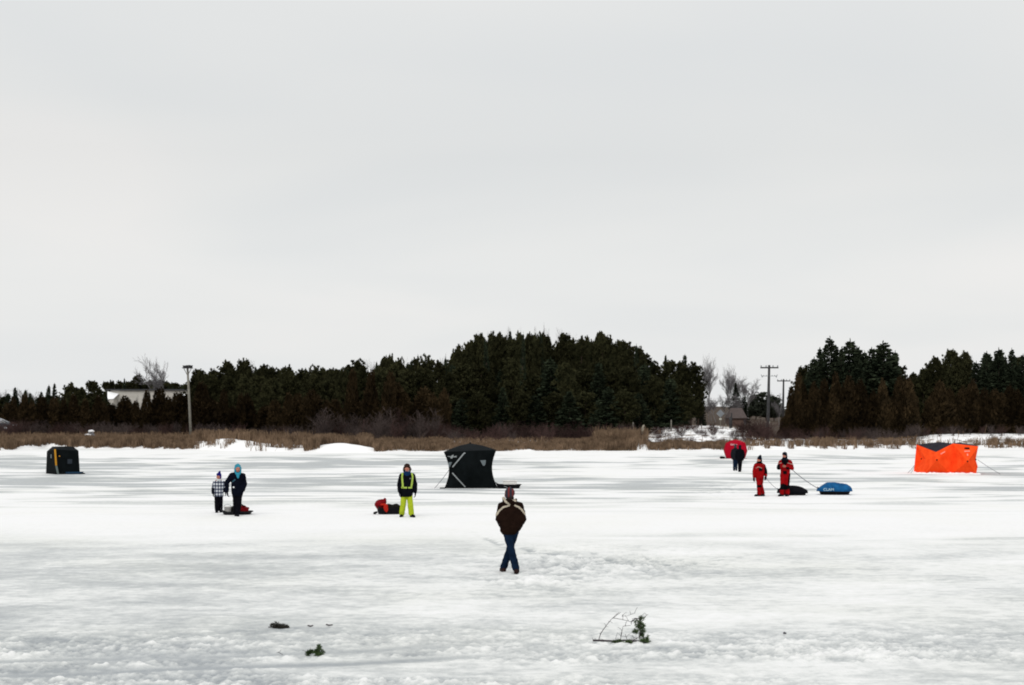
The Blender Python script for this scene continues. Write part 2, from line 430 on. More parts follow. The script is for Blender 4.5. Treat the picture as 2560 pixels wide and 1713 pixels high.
cover = cover * (1 - .85 * np.exp(-((p - 835) / 55) ** 2) * ss(8, 4, d)) * (1 - .6 * np.exp(-((p - 560) / 90) ** 2) * ss(9, 6, d)) * (1 - np.exp(-((p - 1606) / 18) ** 2) * ss(9, 5, d))
me = np_mesh('ground', np.stack([X, Y, Z], 1), Fq, True)
at = me.attributes.new('cover', 'FLOAT', 'POINT'); at.data.foreach_set('value', cover.astype(np.float32))
def land_mat():
    m = bpy.data.materials.new('snowy_ground'); m.use_nodes = True; nt = m.node_tree; N = nt.nodes; L = nt.links
    b = N['Principled BSDF']; b.inputs['Roughness'].default_value = .9; b.inputs['Specular IOR Level'].default_value = .1
    a = N.new('ShaderNodeAttribute'); a.attribute_name = 'cover'; tc = N.new('ShaderNodeTexCoord')
    n = N.new('ShaderNodeTexNoise'); n.inputs['Scale'].default_value = 2.5; n.inputs['Detail'].default_value = 6; L.new(tc.outputs['Object'], n.inputs['Vector'])
    mr = N.new('ShaderNodeMapRange'); mr.inputs['From Min'].default_value = .3; mr.inputs['From Max'].default_value = .7
    mr.inputs['To Min'].default_value = -.25; mr.inputs['To Max'].default_value = .25; L.new(n.outputs['Fac'], mr.inputs['Value'])
    ad = N.new('ShaderNodeMath'); ad.operation = 'ADD'; ad.use_clamp = True; L.new(a.outputs['Fac'], ad.inputs[0]); L.new(mr.outputs['Result'], ad.inputs[1])
    rp = N.new('ShaderNodeValToRGB'); e = rp.color_ramp.elements
    e[0].position = .25; e[0].color = (.9, .9, .9, 1); e[1].position = .75; e[1].color = (.055, .038, .026, 1)
    k = e.new(.45); k.color = (.3, .24, .19, 1)
    L.new(ad.outputs[0], rp.inputs['Fac']); L.new(rp.outputs['Color'], b.inputs['Base Color'])
    return m
tag(link('ground', me, land_mat()), kind='structure')

# ------------------------------------------------------------------ reeds along the shore
rng = np.random.default_rng(11)
n = 330000
p = rng.uniform(-350, 2900, n); d = rng.uniform(.2, 36, n) ; d = np.where(rng.random(n) < .55, rng.uniform(.2, 9, n), d)
ysn = np.interp(p, SH[:, 0], HC * F_PX / (SH[:, 1] - YH)); Y = ysn + d; X = (p - 1280) * Y / F_PX
cl = fbm(X / 1.1, Y / 1.5, 111, 3); c2 = fbm(X / 4, Y / 3, 113, 2)
clump = ss(.05, .4, cl)
D = np.zeros(n)
I = lambda a, b: (p >= a) & (p < b)
D = np.where(I(-400, 485), np.where((d > .6 + 1.2 * cl) & (d < 17), 1.0, 0), D)
D = np.where(I(485, 760), np.where(d < 8.5, .30 * (cl > .22), np.where(d < 17, 1.0, 0)), D)
D = np.where(I(760, 800), np.where((d > .5) & (d < 15), 1.0, 0), D)
D = np.where(I(800, 935), np.where((d > 6 - 4.5 * ss(890, 935, p)) & (d < 15), 1.0, 0), D)
D = np.where(I(935, 1592), np.where(d < 6, 1.0, np.where(d < 8.6, np.where(I(1130, 1385), .06, .7), np.where(d < 15, .55, 0))), D)
D = np.where(I(1592, 1620), np.where(d < 7, .03, .2), D)
D = np.where(I(1620, 1865), np.where(d < 4.6, 1.0, .07 * clump * (c2 > -.05)), D)
D = np.where(I(1865, 2290), np.where(d < 7, .5 * (cl > np.where(p > 1990, .12, .34)), .03 * (cl > .3)), D)
D = np.where(I(2290, 2470), np.where(d < 4, .3 * (cl > .35), .02 * clump), D)
D = np.where(p >= 2470, np.where(d < 5, .6 * (cl > .05), .03 * clump), D)
D = np.where((d > 17) & (~I(1600, 1870)), D * .3, D)
k = rng.random(n) < D
X, Y, p, d = X[k], Y[k], p[k], d[k]; n = len(X)
ht = rng.uniform(.55, 1.05, n) * np.where(I(1490, 1592) & (d > 2), 1.45, 1.0) * np.where(I(1620, 1870), .55, np.where(p > 1870, .75, 1.0)) * np.where(I(485, 760) & (d < 8.5), .75, 1)
ht *= (1 + .45 * fbm(X / 2.2, Y / 3, 117, 3)) * np.where(I(1125, 1390) & (d < 7), .42, np.where(I(930, 1490), .66, 1.0)) * np.where(I(-400, 480), .8, 1)
Z = land_z(X, Y)
an = rng.uniform(0, math.pi, n); wd = rng.uniform(.012, .034, n); le = rng.normal(0, .16, (n, 2)) * ht[:, None]
dx = np.cos(an) * wd; dy = np.sin(an) * wd
V = np.empty((n, 4, 3)); 
V[:, 0] = np.stack([X - dx, Y - dy, Z - .05], 1); V[:, 1] = np.stack([X + dx, Y + dy, Z - .05], 1)
V[:, 2] = np.stack([X + dx * .6 + le[:, 0], Y + dy * .6 + le[:, 1], Z + ht], 1); V[:, 3] = np.stack([X - dx * .6 + le[:, 0], Y - dy * .6 + le[:, 1], Z + ht], 1)
me = np_mesh('reeds', V.reshape(-1, 3), np.arange(n * 4).reshape(-1, 4))
tag(link('reeds', me, mat('dry_reeds', (.150, .102, .067), .9, .4, 1.4, spec=.05, c2=(.19, .13, .085))), 'dry tan reeds and grass standing along the whole far shore of the lake', 'reeds', kind='stuff')
# ================================================================== trees
def diamonds(C, A, B):
    """rhombic leaf sprays: centres, long half axes, short half axes"""
    n = len(C); V = np.empty((n, 4, 3)); V[:, 0] = C - A; V[:, 1] = C + B; V[:, 2] = C + A; V[:, 3] = C - B
    return V.reshape(-1, 3), np.arange(n * 4).reshape(-1, 4)
def unit(v): return v / np.maximum(np.linalg.norm(v, axis=-1, keepdims=True), 1e-9)

def crown_spruce(seed, H=12.0, Rr=2.6, pw=.85, dens=1.0, gaps=.08):
    g = np.random.default_rng(seed); C = []; A = []; B = []
    nw = int(66 * dens)
    for i in range(nw):
        t = .05 + .93 * i / nw + g.normal(0, .006); L0 = Rr * max(1 - t, .0) ** pw + .12
        for b in range(g.integers(7, 11)):
            if g.random() < gaps: continue
            az = g.uniform(0, 2 * math.pi); Lb = L0 * g.uniform(.62, 1.15)
            rise = g.normal(.28 * t - .16, .10)
            m = max(4, int(3 + Lb * 5.5))
            s = np.sqrt(g.uniform(.08, 1, m)); dr = np.array([math.cos(az), math.sin(az)])
            sd = g.normal(0, .10 + .09 * Lb, m) * (1.1 - .6 * s)
            c = np.stack([dr[0] * s * Lb - dr[1] * sd, dr[1] * s * Lb + dr[0] * sd, t * H + rise * s * Lb * 1.2 + .10 * Lb * s ** 2 + g.normal(0, .06, m)], 1)
            di = unit(np.stack([np.full(m, dr[0]) + g.normal(0, .5, m), np.full(m, dr[1]) + g.normal(0, .5, m), np.full(m, rise + .15) + g.normal(0, .3, m)], 1))
            q = unit(np.cross(di, g.normal(0, 1, (m, 3)))); ln = g.uniform(.20, .42, m)[:, None] * (1 - .35 * t)
            C.append(c); A.append(di * ln); B.append(q * ln * g.uniform(.32, .6, m)[:, None])
    # leader
    m = 9; c = np.stack([g.normal(0, .03, m), g.normal(0, .03, m), H * np.linspace(.93, 1.0, m)], 1)
    C.append(c); A.append(np.tile([[0, 0, .22]], (m, 1)) + g.normal(0, .05, (m, 3))); B.append(unit(g.normal(0, 1, (m, 3)) * [1, 1, .1]) * .07)
    return diamonds(np.concatenate(C), np.concatenate(A), np.concatenate(B))

def crown_pine(seed, H=12.0, Rr=3.0, top=.55):
    g = np.random.default_rng(seed); C = []; A = []; B = []
    nb = 135
    for i in range(nb):
        t = g.uniform(.18, 1.0)
        prof = (min(1, (t - .05) / .45)) ** .6 * (max(1 - t, 0) ** top) * 1.35 + .10
        Lb = Rr * prof * g.uniform(.55, 1.1); az = g.uniform(0, 2 * math.pi); dr = np.array([math.cos(az), math.sin(az)])
        z0 = H * (t - .04) - .05 * Lb
        nt = max(3, int(2.5 + Lb * 2.6))
        for k in range(nt):
            s = (.25 + .75 * (k + g.random()) / nt)
            c0 = np.array([dr[0] * s * Lb, dr[1] * s * Lb, z0 + .45 * Lb * s ** 2 * g.uniform(.5, 1.1)]) + g.normal(0, .16, 3)
            m = 18; di = unit(g.normal(0, 1, (m, 3)) + np.array([dr[0] * .5, dr[1] * .5, .75]))
            ln = g.uniform(.15, .29, m)[:, None]
            C.append(c0 + di * ln * .7); A.append(di * ln); B.append(unit(np.cross(di, g.normal(0, 1, (m, 3)))) * ln * g.uniform(.25, .5, m)[:, None])
    for k in range(3):                                   # ragged upright leaders
        az = g.uniform(0, 6.28); r = g.uniform(0, .16) * Rr; hh = H * g.uniform(.92, 1.0); m = 26
        c = np.stack([math.cos(az) * r + g.normal(0, .10, m), math.sin(az) * r + g.normal(0, .10, m), g.uniform(hh - .1 * H, hh, m)], 1)
        di = unit(g.normal(0, 1, (m, 3)) + [0, 0, .9]); ln = g.uniform(.14, .26, m)[:, None]
        C.append(c); A.append(di * ln); B.append(unit(np.cross(di, g.normal(0, 1, (m, 3)))) * ln * .4)
    return diamonds(np.concatenate(C), np.concatenate(A), np.concatenate(B))

def crown_cedar(seed, H=6.0, Rr=1.3, n=4200):
    g = np.random.default_rng(seed)
    t = 1 - np.sqrt(g.uniform(0, 1, n)) * .97; az = g.uniform(0, 2 * math.pi, n)
    lob = 1 + .24 * np.sin(az * 2 + seed + t * 6) + .18 * np.sin(az * 5 - t * 11 + seed * 2)
    prof = np.minimum(1, (t + .06) / .16) ** .5 * (1 - t) ** .6
    r = Rr * prof * lob * (.35 + .65 * np.sqrt(g.uniform(0, 1, n))) * g.uniform(.85, 1.1, n) + .03
    C = np.stack([np.cos(az) * r, np.sin(az) * r, .04 * H + t * .97 * H + g.normal(0, .05, n)], 1)
    di = unit(np.stack([np.cos(az) * .5 + g.normal(0, .3, n), np.sin(az) * .5 + g.normal(0, .3, n), .9 + g.normal(0, .25, n)], 1))
    ln = g.uniform(.12, .27, n)[:, None]
    return diamonds(C, di * ln, unit(np.cross(di, g.normal(0, 1, (n, 3)))) * ln * g.uniform(.25, .5, n)[:, None])

def prisms(P0, P1, R0, R1):
    P0 = np.array(P0); P1 = np.array(P1); R0 = np.array(R0); R1 = np.array(R1); n = len(P0)
    t = unit(P1 - P0); up = np.where(np.abs(t[:, 2:3]) < .9, [[0, 0, 1.0]], [[1.0, 0, 0]])
    a = unit(np.cross(t, up)); b = np.cross(t, a); V = np.empty((n, 8, 3))
    for k in range(4):
        q = k * math.pi / 2; o = a * math.cos(q) + b * math.sin(q)
        V[:, k] = P0 + o * R0[:, None]; V[:, k + 4] = P1 + o * R1[:, None]
    f = np.array([[k, (k + 1) % 4, (k + 1) % 4 + 4, k + 4] for k in range(4)])
    return V.reshape(-1, 3), (np.arange(n)[:, None, None] * 8 + f[None]).reshape(-1, 4)

def bare_tree(seed, H=11.0, spread=.42, depth=6, r0=.17, fork=.28, m0=3):
    g = random.Random(seed); S = {0: ([], [], [], []), 1: ([], [], [], [])}
    def seg(k, a, b, ra, rb):
        for q, v in zip(S[k], (tuple(a), tuple(b), ra, rb)): q.append(v)
    def grow(p, d, L, r, lv):
        n = 3; k = 0 if lv == 0 else 1; q = p
        for i in range(n):
            d2 = (d + Vector((g.gauss(0, .10), g.gauss(0, .10), .05 if lv else .0))).normalized(); q2 = q + d2 * (L / n)
            ra = r * (1 - .4 * i / n); rb = r * (1 - .4 * (i + 1) / n); seg(k, q, q2, ra, rb); q = q2; d = d2
            if lv >= 1 and lv < depth and g.random() < .75:
                side(q, d, L * .55, max(rb * .5, .011), lv + 1)
        if lv < depth:
            m = m0 if lv == 0 else 3 if lv < 2 else 2
            for j in range(m): side(q, d, L * g.uniform(.62, .86), max(r * .6 * g.uniform(.8, 1), .011), lv + 1, .8)
    def side(p, d, L, r, lv, f=1.0):
        a = g.uniform(0, 2 * math.pi); e = d.orthogonal().normalized(); h = d.cross(e)
        k = spread * g.uniform(.6, 1.4) * f
        grow(p, (d + (e * math.cos(a) + h * math.sin(a)) * k).normalized(), L * g.uniform(.8, 1.1), r, lv)
    grow(Vector((0, 0, -.3)), Vector((0, 0, 1)), H * fork, r0, 0)
    out = []
    zm = max(v[2] for v in S[1][1])
    for k in (0, 1):
        V, Fq = prisms(*S[k]); V = V * (H / zm); out.append((V, Fq))
    return out

def shrub_mesh(seed, H=2.2, W=1.5, n=22, up=.5):
    g = random.Random(seed); P0 = []; P1 = []; A = []; B = []
    def stem(p, d, L, r, lv):
        q = p
        for i in range(3):
            d = (d + Vector((g.gauss(0, .14), g.gauss(0, .14), .06))).normalized(); q2 = q + d * L / 3
            P0.append(tuple(q)); P1.append(tuple(q2)); A.append(r); B.append(r * .8); r *= .85; q = q2
            if lv < 3:
                for j in range(2):
                    if g.random() < .8: stem(q, (d + Vector((g.gauss(0, .5), g.gauss(0, .5), g.gauss(.1, .25)))).normalized(), L * .5, max(r * .6, .009), lv + 1)
    for i in range(n):
        a = g.uniform(0, 6.28); rr = g.uniform(0, .35) * W
        stem(Vector((math.cos(a) * rr, math.sin(a) * rr, -.05)), Vector((math.cos(a) * g.uniform(0, up), math.sin(a) * g.uniform(0, up), 1)).normalized(), H * g.uniform(.5, .75), .018, 1)
    V, Fq = prisms(P0, P1, A, B); V[:, 2] *= H / V[:, 2].max()
    return V, Fq

M_spr = mat('spruce_needles', (.016, .024, .016), .85, .35, .8, spec=.02, c2=(.030, .038, .022), rnd=.3)
M_pin = mat('pine_needles', (.020, .024, .012), .85, .4, .7, spec=.02, c2=(.042, .041, .019), rnd=.35)
M_ced = mat('cedar_foliage', (.015, .0118, .007), .9, .4, .7, spec=.02, c2=(.031, .0205, .010), rnd=.5)
M_brk = mat('conifer_bark', (.07, .05, .04), .95, .3, 4, spec=.05)
M_twg = mat('bare_twigs', (.20, .19, .195), .9, .25, 2, spec=.02)
M_twh = mat('bare_twigs_far', (.26, .235, .23), .9, .2, 2, spec=.05)
M_shr = mat('red_brown_stems', (.062, .038, .035), .9, .35, .8, spec=.02, rnd=.4)
M_shp = mat('grey_stems', (.075, .058, .054), .9, .35, .8, spec=.02, rnd=.4)

def trunk_mesh(H, r):
    g = Geo(); g.tube([(0, 0, -.4), (.02, 0, H * .3), (0, .03, H * .65), (0, 0, H * .97)], [r, r * .8, r * .5, r * .1], 7); return g.mesh('trunk')
PROTO = {}
for k, mk in (('spruce', [lambda s=s, q=q: crown_spruce(s, 12, 2.6, q) for s, q in ((1, .85), (2, .7), (3, 1.0), (4, .8))]),
              ('pine', [lambda s=s, q=q: crown_pine(s, 12, 3.0, q) for s, q in ((5, .5), (6, .42), (7, .6), (8, .5))]),
              ('cedar', [lambda s=s: crown_cedar(s) for s in (9, 10, 11, 12)])):
    PROTO[k] = []
    for f in mk:
        V, Fq = f(); PROTO[k].append(np_mesh('crown', V, Fq))
TRK = {'spruce': trunk_mesh(12, .17), 'pine': trunk_mesh(12, .2), 'cedar': trunk_mesh(6, .09)}
HAZED = []
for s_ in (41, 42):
    V, Fq = crown_pine(s_, 12, 3.0, .5); HAZED.append(np_mesh('crown', V, Fq)); HAZED[-1].materials.append(mat('hazed_pine_needles', (.055, .066, .05), .9, .25, .7, spec=.02, c2=(.075, .085, .062)))  # pine needles lightened: distance haze painted into the base colour
NOM = {'spruce': (12, 2.6), 'pine': (12, 3.0), 'cedar': (6, 1.3)}
CM = {'spruce': M_spr, 'pine': M_pin, 'cedar': M_ced}
for k in PROTO:
    for me in PROTO[k]: me.materials.append(CM[k])
    TRK[k].materials.append(M_brk)

TREES = []   # (px, top row, kind, distance, width in px or 0)
S_, P_, C_ = 'spruce', 'pine', 'cedar'
def T(kind, Y, *pts):
    for q in pts: TREES.append((q[0], q[1], kind, Y + q[3] if len(q) > 3 else Y, q[2] if len(q) > 2 else 0))
# left part, round the pale building
T(S_, 222, (40, 970, 22), (57, 976, 18), (98, 979, 20), (119, 965, 24), (137, 961, 30), (-30, 975, 30), (76, 984, 26), (20, 985, 26), (158, 976, 26))
T(P_, 195, (179, 964, 52), (231, 956, 66), (205, 975, 40))
T(C_, 181, (15, 1006, 30), (35, 992, 30), (60, 985, 34), (86, 1000, 34), (108, 990, 32), (132, 994, 36), (158, 998, 34), (184, 990, 36), (212, 1000, 36), (238, 992, 36), (258, 1005, 30), (-20, 1000, 36), (-60, 995, 40))
T(P_, 262, (279, 957, 30), (345, 944, 44), (405, 958, 50), (325, 957, 40), (372, 959, 40))
T(S_, 258, (307, 947, 26), (434, 966, 22), (456, 964, 24), (421, 966, 24))
T(C_, 190, (306, 990, 46), (364, 980, 36), (401, 970, 40), (434, 981, 42), (385, 975, 30), (340, 1005, 36), (282, 1010, 34), (322, 1000, 34), (460, 985, 34), (418, 992, 34))
# long wood between the flat-topped pole and the hill
T(P_, 202, (496, 937, 30), (512, 941, 34), (555, 911, 62), (601, 911, 34), (619, 907, 40), (656, 922, 34), (673, 921, 54), (718, 932, 46), (742, 928, 46), (768, 934, 44), (828, 932, 40), (993, 906, 38), (1054, 896, 50), (532, 930, 40), (950, 908, 40))
T(S_, 206, (705, 926, 24), (787, 922, 34), (814, 921, 34), (852, 929, 30), (877, 921, 36), (890, 926, 28), (931, 908, 36), (967, 898, 34), (1019, 902, 30), (1080, 902, 36), (912, 914, 32), (640, 918, 30), (1036, 904, 30), (803, 930, 30), (862, 930, 30), (755, 930, 26), (575, 920, 30), (1005, 905, 28))
# central hill
T(P_, 214, (1194, 834, 46), (1214, 835, 44), (1242, 828, 38), (1258, 829, 44), (1291, 825, 44), (1318, 827, 40), (1393, 822, 54), (1372, 832, 44), (1480, 835, 44), (1506, 827, 46), (1526, 831, 58), (1552, 850, 50), (1430, 846, 60), (1580, 852, 50), (1340, 836, 50), (1164, 857, 40), (1142, 868, 40), (1176, 846, 36), (1275, 838, 44), (1460, 846, 40), (1412, 836, 40))
T(S_, 209, (1149, 858, 30), (1112, 890, 36), (1347, 833, 26), (1367, 831, 26), (1450, 838, 28), (1605, 861, 30), (1622, 873, 30), (1128, 880, 30), (1594, 858, 30), (1225, 838, 26), (1305, 830, 26), (1098, 896, 34), (1540, 838, 30))
T(P_, 200, (1668, 892, 54), (1727, 903, 54), (1701, 900, 50), (1640, 905, 50), (1745, 945, 26))
T(S_, 201, (1668, 884, 40), (1701, 884, 40), (1640, 900, 36), (1752, 985, 22))
# right-hand wood
T(S_, 186, (2065, 845, 84), (2115, 854, 62), (2157, 872, 50), (2209, 858, 92), (2180, 873, 50), (2030, 898, 60), (2090, 872, 50), (2138, 884, 50), (2236, 890, 60))
T(S_, 193, (2048, 876, 60), (2100, 866, 60), (2140, 872, 60), (2170, 880, 56), (2195, 872, 60), (2225, 880, 56), (2026, 908, 40), (2470, 884, 50), (2510, 882, 54), (2545, 890, 54))
T(P_, 190, (2252, 929, 46), (2307, 926, 50), (2340, 903, 54), (2385, 879, 66), (2362, 905, 50), (2412, 890, 50), (2280, 945, 40))
T(S_, 187, (2459, 880, 48), (2497, 873, 62), (2534, 876, 44), (2556, 888, 46), (2478, 890, 46), (2515, 892, 46), (2580, 880, 60), (2620, 870, 70), (2440, 905, 46))
T(C_, 173, (1992, 935, 30), (1984, 968, 28), (1972, 1002, 26), (1962, 1042, 22), (2010, 962, 40), (2034, 955, 40), (2062, 948, 42), (2095, 936, 46), (2122, 943, 42), (2157, 948, 44), (2187, 975, 30), (2212, 947, 36), (2240, 945, 42), (2262, 950, 44), (1992, 1000, 30), (2140, 965, 40), (2080, 965, 40))
T(C_, 177, (2350, 953, 44), (2325, 985, 36), (2428, 948, 46), (2402, 965, 40), (2376, 968, 40), (2455, 970, 40), (2482, 975, 38), (2523, 967, 40), (2505, 985, 36), (2550, 975, 40), (2585, 970, 44), (2620, 980, 44), (2284, 975, 36))
# the gap with the road
T(S_, 250, (1841, 955, 36), (1856, 990, 34))
T(P_, 300, (1890, 985, 50), (1915, 979, 50), (1935, 990, 46), (1875, 1000, 40))
g = random.Random(5)
for q in range(-40, 262, 27): T((P_, S_)[q % 2], 228, (q, g.randint(982, 994), 46))
for q in range(272, 470, 24): T(P_, 266, (q + g.randint(-5, 5), g.randint(956, 964), 44))
for i, q in enumerate(range(505, 1110, 40)): T((P_, S_, P_)[i % 3], 215, (q + g.randint(-9, 9), g.randint(924, 942) - (14 if q > 880 else 0), 60))
for i, q in enumerate(range(1150, 1620, 36)): T(P_, 224, (q + g.randint(-8, 8), int(np.interp(q, [1150, 1200, 1400, 1520, 1620], [880, 853, 846, 850, 880])) + g.randint(-6, 8), 60))
for i, q in enumerate(range(2016, 2620, 34)): T((P_, S_)[i % 2], 199, (q + g.randint(-8, 8), int(np.interp(q, [1985, 2040, 2200, 2255, 2330, 2390, 2440, 2620], [955, 910, 895, 946, 932, 912, 912, 900])) + g.randint(-8, 8), 60))
# rows in front of the hill and the long wood
for i, q in enumerate(range(462, 1110, 23)): T(C_, 177, (q + g.randint(-7, 7), g.choice([960, 985, 1000, 1015, 975, 945, 1020]) - (18 if q > 850 else 0), g.randint(30, 58), g.uniform(-3, 4)))
for i, q in enumerate(range(480, 1120, 42)): T(P_, 190, (q + g.randint(-9, 9), g.randint(938, 958) - (22 if q > 850 else 0), g.randint(50, 66), g.uniform(-3, 3)))
for i, q in enumerate(range(1118, 1640, 44)): T((P_, S_)[i % 2], 182, (q + g.randint(-9, 9), g.randint(955, 1000), g.randint(62, 84), g.uniform(-3, 3)))
for i, q in enumerate(range(1130, 1640, 40)): T((S_, P_, P_)[i % 3], 193, (q + g.randint(-9, 9), g.randint(890, 935), g.randint(60, 82), g.uniform(-3, 3)))
for i, q in enumerate(range(1640, 1740, 34)): T((P_, S_)[i % 2], 194, (q, g.randint(935, 965), 60))

for q, a in ((1206, 832), (1233, 826), (1262, 824), (1284, 822), (1325, 822), (1357, 826), (1405, 820), (1442, 838), (1492, 830), (1516, 824), (1566, 848), (1170, 852), (720, 922), (765, 920), (835, 924), (903, 914), (945, 902), (980, 898), (1045, 892), (1066, 896), (668, 916), (690, 922)):
    T(S_, 218, (q, a + g.randint(-4, 4), g.randint(20, 30)))
ZONES = [(268, 'between the parked car and pale building'), (476, 'around the long pale building'), (830, 'in the low wood beyond nest pole'), (1110, 'in the low wood behind the snow mound'),
         (1400, 'in the hill wood behind hub tent'), (1765, 'in the hill wood short of the bare elms'), (1950, 'in the gap behind the utility poles'),
         (2290, 'between the utility poles and orange tent'), (9999, 'in the wood behind the orange tent')]
KL = {S_: ('pointed dark spruce', 'spruce'), P_: ('ragged green pine', 'pine'), C_: ('rust-brown cedar', 'cedar')}
ORD = ['first', 'second', 'third', 'fourth', 'fifth', 'sixth', 'seventh', 'eighth', 'ninth', 'tenth', 'eleventh', 'twelfth', 'thirteenth', 'fourteenth', 'fifteenth', 'sixteenth', 'seventeenth', 'eighteenth',
       'nineteenth', 'twentieth', 'twenty-first', 'twenty-second', 'twenty-third', 'twenty-fourth', 'twenty-fifth', 'twenty-sixth', 'twenty-seventh', 'twenty-eighth', 'twenty-ninth', 'thirtieth', 'thirty-first', 'thirty-second'] + ['thirty-' + q for q in ('third', 'fourth', 'fifth', 'sixth', 'seventh', 'eighth', 'ninth')] + ['fortieth'] + ['forty-' + q for q in ('first', 'second', 'third', 'fourth', 'fifth', 'sixth', 'seventh', 'eighth', 'ninth')]
cnt = {}
TREES.sort(key=lambda t: t[0])
TREES = [(t[0], t[1], P_, t[3], t[4] * 1.5) if t[2] == S_ and 480 < t[0] < 1640 and t[3] >= 205 and i % 5 < 3 else t for i, t in enumerate(TREES)]
for i, (px, ty, kind, Y, wpx) in enumerate(TREES):
    x = gx(px, Y); zb = lz(x, Y); zt = gz(ty, Y); h = (zt - zb) * g.uniform(.99, 1.01)
    H0, R0 = NOM[kind]; wd = (wpx or 40) * Y / F_PX; s = h / H0; sx = wd / (2 * R0) * (1.35 if kind == C_ else (1.55 if px > 1950 or px < 265 else 1.25) if kind == S_ else 1.28) * g.uniform(.85, 1.2)
    root = empty(kind + '_tree', (x, Y, zb), g.uniform(0, 6.28))
    root.rotation_euler.x = R(g.gauss(0, 2.2)); root.rotation_euler.y = R(g.gauss(0, 2.2))
    zn = next(z for m, z in ZONES if px < m); k = (kind, zn); cnt[k] = cnt.get(k, -1) + 1
    tag(root, f'{ORD[cnt[k]]} {KL[kind][0]} from the left {zn}', KL[kind][1], KL[kind][0] + 's beyond the far shore')
    c = link('crown', PROTO[kind][i * 7 % 4 if kind != C_ else (i * 5 + i // 3) % 4], None, root); c.scale = (sx, sx * g.uniform(.9, 1.15), s * ((1.06 if kind == P_ else 1.02) if px < 1090 or px > 1950 else .985))
    if Y > 280: c.data = HAZED[i % 2]  # farthest gap pines get the crowns with haze in their colour
    t = link('trunk', TRK[kind], None, root); t.scale = (max(s, .5), max(s, .5), s * .96)

# ---- bare trees
BT = [bare_tree(3, 11, .36, 6, .13, .40, 8), bare_tree(8, 11, .55, 6, .11, .24), bare_tree(21, 11, .5, 5, .12, .22)]
BM = []
for (tV, tF), (cV, cF) in BT:
    a = np_mesh('trunk', tV, tF); b = np_mesh('crown', cV, cF); BM.append((a, b))
def bare(px, ty, Y, proto, wpx, label, far=False, zb=None, group=None):
    x = gx(px, Y); z0 = lz(x, Y) if zb is None else zb; h = gz(ty, Y) - z0
    V = np.empty(len(BM[proto][1].vertices) * 3, np.float32); BM[proto][1].vertices.foreach_get('co', V)
    s = h / 11.0; sx = wpx * Y / F_PX / float(np.ptp(V.reshape(-1, 3)[:, 0]))
    root = empty('bare_tree', (x, Y, z0), random.uniform(0, 6)); tag(root, label, 'tree', group)
    for nm, me in zip(('trunk', 'crown'), BM[proto]):
        o = link(nm, me, None, root); o.scale = (sx, sx, s)
        o.data = me if not me.materials else me
    return root
for a, b in BM:
    a.materials.append(M_twg); b.materials.append(M_twg)
bare(414, 884, 240, 1, 70, 'leafless grey tree forking above the roof of the long pale building')
bare(1779, 882, 236, 0, 92, 'tallest leafless elm with a fan-shaped crown at the gap beside the hill wood')
bare(1815, 906, 255, 0, 84, 'second leafless elm, lower, just right of the tallest elm')
bare(1872, 934, 285, 1, 84, 'spreading leafless tree between the elms and the tall utility pole')
bare(2430, 886, 205, 2, 40, 'thin leafless tree showing above the conifers behind the orange tent')
bare(640, 896, 215, 2, 34, 'thin leafless treetop above the low wood right of the flat-topped pole')
bare(1336, 812, 228, 2, 30, 'thin leafless treetop poking above the crest of the hill wood')
bare(1226, 826, 226, 2, 26, 'spindly leafless treetop above the western crest of the hill wood')
bare(1420, 826, 226, 2, 30, 'spindly leafless treetop just beside the highest pine of the hill wood')
bare(925, 896, 216, 2, 30, 'spindly leafless treetop over the low wood behind the snow mound')
bare(1052, 884, 216, 2, 26, 'spindly leafless treetop where the low wood meets the hill wood')
for i, (q, a) in enumerate(((905, 902), (940, 894), (985, 896), (1020, 890), (1215, 826), (1270, 814), (1300, 812), (1352, 808), (1405, 816), (1440, 830), (1120, 880), (745, 918), (830, 912), (1538, 830))):
    bare(q, a, 226, i % 3, g.randint(22, 40), 'thin leafless twigs of a tree poking above the evergreen crest', group='leafless treetops over the evergreen crest')
bare(4, 964, 250, 1, 40, 'pale leafless tree at the left edge above the parked car')
bare(90, 968, 260, 1, 60, 'pale hazy leafless tree behind the pointed spruces near the car')
bare(338, 988, 226, 2, 22, 'small leafless sapling in front of the long pale wall')
for i, (q, ty, Y, wv) in enumerate(((1790, 985, 232, 44), (1812, 978, 236, 46), (1828, 985, 238, 40), (1856, 1000, 245, 36), (1772, 1000, 228, 36), (1948, 1000, 250, 30), (1940, 975, 300, 40))):
    bare(q, ty, Y, 1, wv, f'{ORD[i]} low brown leafless tree from the left in the thicket behind the road sign', group='leafless thicket behind the road sign')

